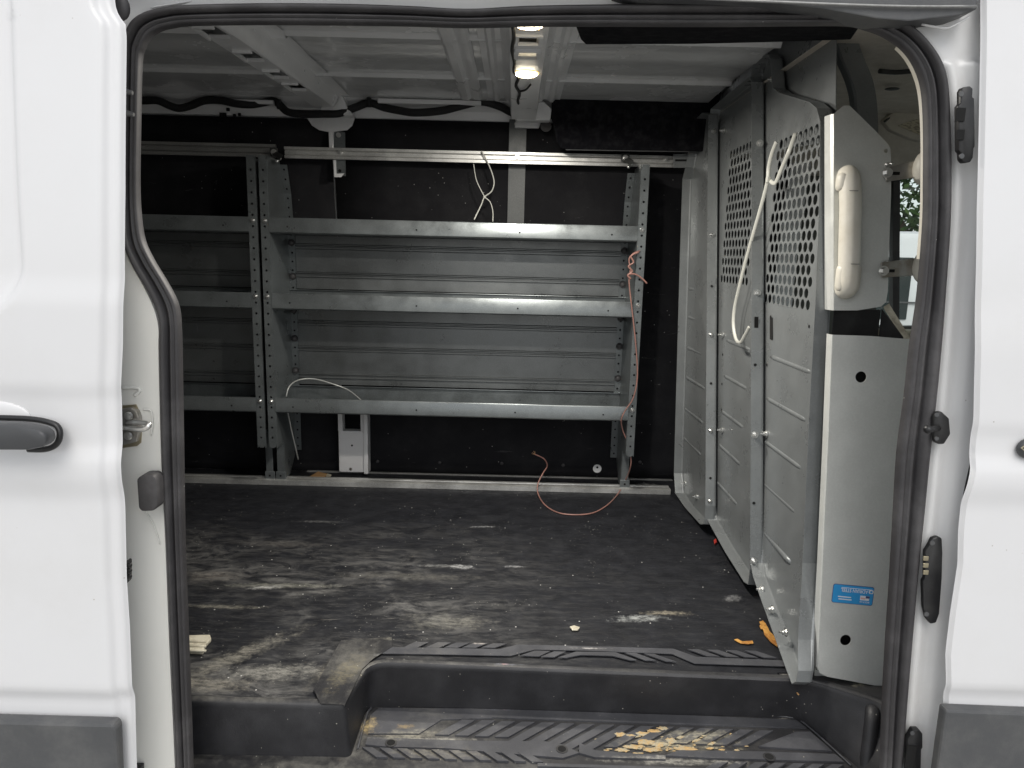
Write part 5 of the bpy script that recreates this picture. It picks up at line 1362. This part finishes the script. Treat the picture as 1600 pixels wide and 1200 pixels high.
q.tube([un(1201, 280, X=xx), un(1211, 286, X=xx - .002), un(1222, 262, X=xx), un(1233, 236, X=xx), un(1243, 208, X=xx + .02)], .0052, 8, 5, flat=(-.6, -.8, 0))
a = un(1200, 281, X=xx - .004); q.box(a.x - .005, a.x + .005, a.y - .008, a.y + .006, a.z - .008, a.z + .007, .002)
tag(q.done('zip_tie', 'nylon', None, smooth='all'), 'large white zip tie hanging from the perforated partition window', 'zip tie')

def flake(px, z, h, name, mat, lab, cat, ragged=0, group=None):
    P = [un(*p, Z=z) for p in px]
    if ragged:
        o2 = []
        for i, p in enumerate(P):
            n_ = P[(i + 1) % len(P)]; o2.append(p)
            for t_ in (.33, .66):
                m_ = p.lerp(n_, t_); o2.append(m_ + Vector((random.uniform(-ragged, ragged), random.uniform(-ragged, ragged), 0)))
        P = o2
    q = MB(); q.prism([Vector((p.x, p.y, z)) for p in P], (0, 0, h)); o = q.done(name, mat, None, bevel=h * .3)
    return tag(o, lab, cat, group)
flake([(479, 749), (497, 738), (512, 742), (506, 749), (490, 750)], .003, .005, 'cardboard_scrap', 'card', 'small brown torn cardboard scrap behind the floor rail by the shelf foot', 'scrap', .002)
flake([(471, 729), (482, 727), (506, 731), (500, 735), (478, 733)], .003, .002, 'plastic_scrap', 'gwire', 'flat pale clear plastic scrap on the floor beside the left shelf foot', 'scrap')
flake([(511, 741), (518, 743), (516, 748), (509, 748)], .003, .004, 'debris_crumb', 'offw', 'small off-white crumb beside the brown cardboard scrap', 'debris', .002)
mp = flake([(290, 998), (329, 997), (330, 1004), (322, 1012), (317, 1024), (290, 1022)], .002, .010, 'moulding_offcut', 'offw', 'broken off-white moulding offcut lying at the left door edge', 'offcut', .001)
q = MB()
for yy in (1003, 1010, 1017): a = un(288, yy, Z=.0125); b = un(322, yy, Z=.0125); q.tube([a, b], .003, 6, 0)
loose(q.done('moulding_ridge', 'offw', mp, smooth='all'))
flake([(1186, 973), (1192, 971), (1198, 979), (1206, 992), (1216, 1003), (1217, 1012), (1208, 1007), (1196, 995), (1192, 985), (1188, 983)], .004, .004, 'orange_chip', 'orange', 'orange-brown curled chip wedged under the foot of the partition', 'chip', .002)
flake([(1147, 1000), (1152, 999), (1160, 1003), (1176, 1002), (1177, 1006), (1170, 1007), (1158, 1006)], .003, .002, 'tan_smear', 'orange', 'thin tan dried smear on the floor mat near the step', 'smear', .001)
flake([(890, 981), (897, 979), (906, 982), (903, 986), (894, 986)], .003, .004, 'white_chip', 'offw', 'small white paint chip alone on the dark floor mat', 'chip')
flake([(1115, 846), (1119, 843), (1120, 849), (1116, 852)], .003, .006, 'red_bit', 'red', 'tiny red scrap on the floor beside the partition', 'scrap')
flake([(988, 1100), (991, 1094), (995, 1097), (996, 1103), (990, 1103)], ZS + .004, .004, 'pale_crumb', 'offw', 'small pale crumb at the back edge of the step', 'debris')
flake([(244 + 1000, 1083), (247 + 1000, 1084), (249 + 1000, 1087), (1246, 1086)], -.03, .003, 'wood_splinter', 'card', 'tiny brown splinter on the step riser under the partition', 'splinter')
def lumps(centers, z, name, lab):
    q = MB()
    for (px, py, w_, d_, h_) in centers + [(random.gauss(1045, 50), random.gauss(1163, 9), random.uniform(.002, .007), random.uniform(.001, .003), .003) for _ in range(70)]:
        h_ *= .45; p = un(px, py, Z=z); nn = 18; ph = random.random() * 6
        ring = [(p.x + w_ * math.cos(2 * PI * k_ / nn) * (1 + .22 * math.sin(3 * k_ + ph) + random.uniform(-.15, .15)), p.y + d_ * math.sin(2 * PI * k_ / nn) * (1 + .25 * math.sin(2 * k_ + ph) + random.uniform(-.15, .15))) for k_ in range(nn)]
        q.loft([[(x, y, z) for x, y in ring], [(p.x + (x - p.x) * .93, p.y + (y - p.y) * .93, z + h_ * .6) for x, y in ring], [(p.x + (x - p.x) * .5, p.y + (y - p.y) * .5, z + h_) for x, y in ring]], closed=True)
        q.face([(p.x + (x - p.x) * .5, p.y + (y - p.y) * .5, z + h_) for x, y in ring])
    o = q.done(name, 'foam', None, smooth=True); return tag(o, lab, 'residue')
lumps([(968, 1148, .014, .007, .005), (985, 1150, .018, .006, .004), (1002, 1147, .018, .007, .005), (1022, 1143, .016, .006, .006), (1036, 1139, .012, .007, .006), (1008, 1160, .020, .008, .006), (1030, 1163, .022, .007, .005), (1048, 1158, .012, .010, .006), (990, 1167, .022, .006, .004), (972, 1172, .014, .006, .003), (1018, 1172, .018, .006, .005), (1062, 1152, .016, .005, .003), (1088, 1157, .018, .006, .002), (1112, 1162, .012, .005, .002), (1070, 1170, .024, .006, .002)], ZS + .002, 'dried_residue', 'crumbly yellow-orange dried residue caked on the tread of the step')

# ================================================================== OUTSIDE, seen through the cab window
nv = thing('parked_van', 'white parked van seen through the far cab window', 'van', (4.5, 5.0, GZ))
def nbody():
    q = MB(); pr = [(1.6, -.45), (1.6, .95), (1.75, 1.12), (4.2, 1.16), (5.2, 1.10), (6.0, .50), (6.9, .36), (7.1, .1), (7.1, -.45)]
    q.prism([(x, 4.1, z) for x, z in pr], (0, 1.9, 0), .06); return q.done('body', 'white', nv, smooth=True)
nb = nbody()
q = MB(); q.box(1.62, 7.0, 4.085, 4.1, .44, .455); q.box(1.62, 7.0, 4.085, 4.1, .62, .63); loose(q.done('side_moulding', 'clad', nv))
for (x0, x1, x2) in ((4.3, 5.3, 5.8), (1.9, 2.9, 2.9), (3.05, 4.1, 4.1)):
    q = MB(); q.prism([(x0, 4.09, .50), (x2, 4.09, .50), (x1, 4.09, .95), (x0, 4.09, .95)], (0, .02, 0)); q.done('window', 'dglass', nv)
for x in (2.5, 6.1):
    for y in (4.08, 5.8):
        q = MB(); q.cyl((x, y, GZ + .34), (0, 1, 0), .34, .22, 28); wh = q.done('wheel', 'tyre', nv, smooth=True)
        q = MB(); q.cyl((x, y - .01, GZ + .34), (0, 1, 0), .2, .24, 20); q.done('rim', 'zinc', wh, smooth=True)
# a tree behind it
def tree(x, y, h, seed, lab):
    rnd = random.Random(seed); t = thing('tree', lab, 'tree', (x, y, GZ), 'trees beyond the parked van')
    q = MB(); q.tube([(x, y, GZ), (x + .1, y, GZ + h * .3), (x - .05, y + .1, GZ + h * .6)], .13, 8)
    for k_ in range(5):
        a_ = k_ * 1.26; q.tube([(x, y, GZ + h * .3), (x + .8 * math.cos(a_), y + .8 * math.sin(a_), GZ + h * .6)], .05, 6)
    q.done('trunk', 'bark', t, smooth='all')
    q = MB()
    for c in range(26):
        cx, cy, cz = x + rnd.gauss(0, .28) * h * .55, y + rnd.gauss(0, .25) * h * .5, GZ + h * (.3 + .65 * rnd.random())
        for l in range(150):
            p = Vector((rnd.gauss(0, 1), rnd.gauss(0, 1), rnd.gauss(0, .8))) * h * .07 + Vector((cx, cy, cz))
            u_ = Vector((rnd.uniform(-1, 1), rnd.uniform(-1, 1), rnd.uniform(-1, 1))).normalized() * .07; v_ = u_.orthogonal().normalized() * .045
            q.face([p - u_, p + v_, p + u_, p - v_])
    q.done('crown', 'leaf', t, recalc=False)
tree(5.6, 8.2, 4.2, 3, 'leafy green tree directly behind the parked van')
tree(8.2, 8.8, 4.6, 5, 'leafy green tree further forward beyond the parked van')
tree(3.2, 8.6, 4.4, 8, 'leafy green tree at the rear end of the parked van')

for o in protos: bpy.data.objects.remove(o)
bpy.context.view_layer.update()
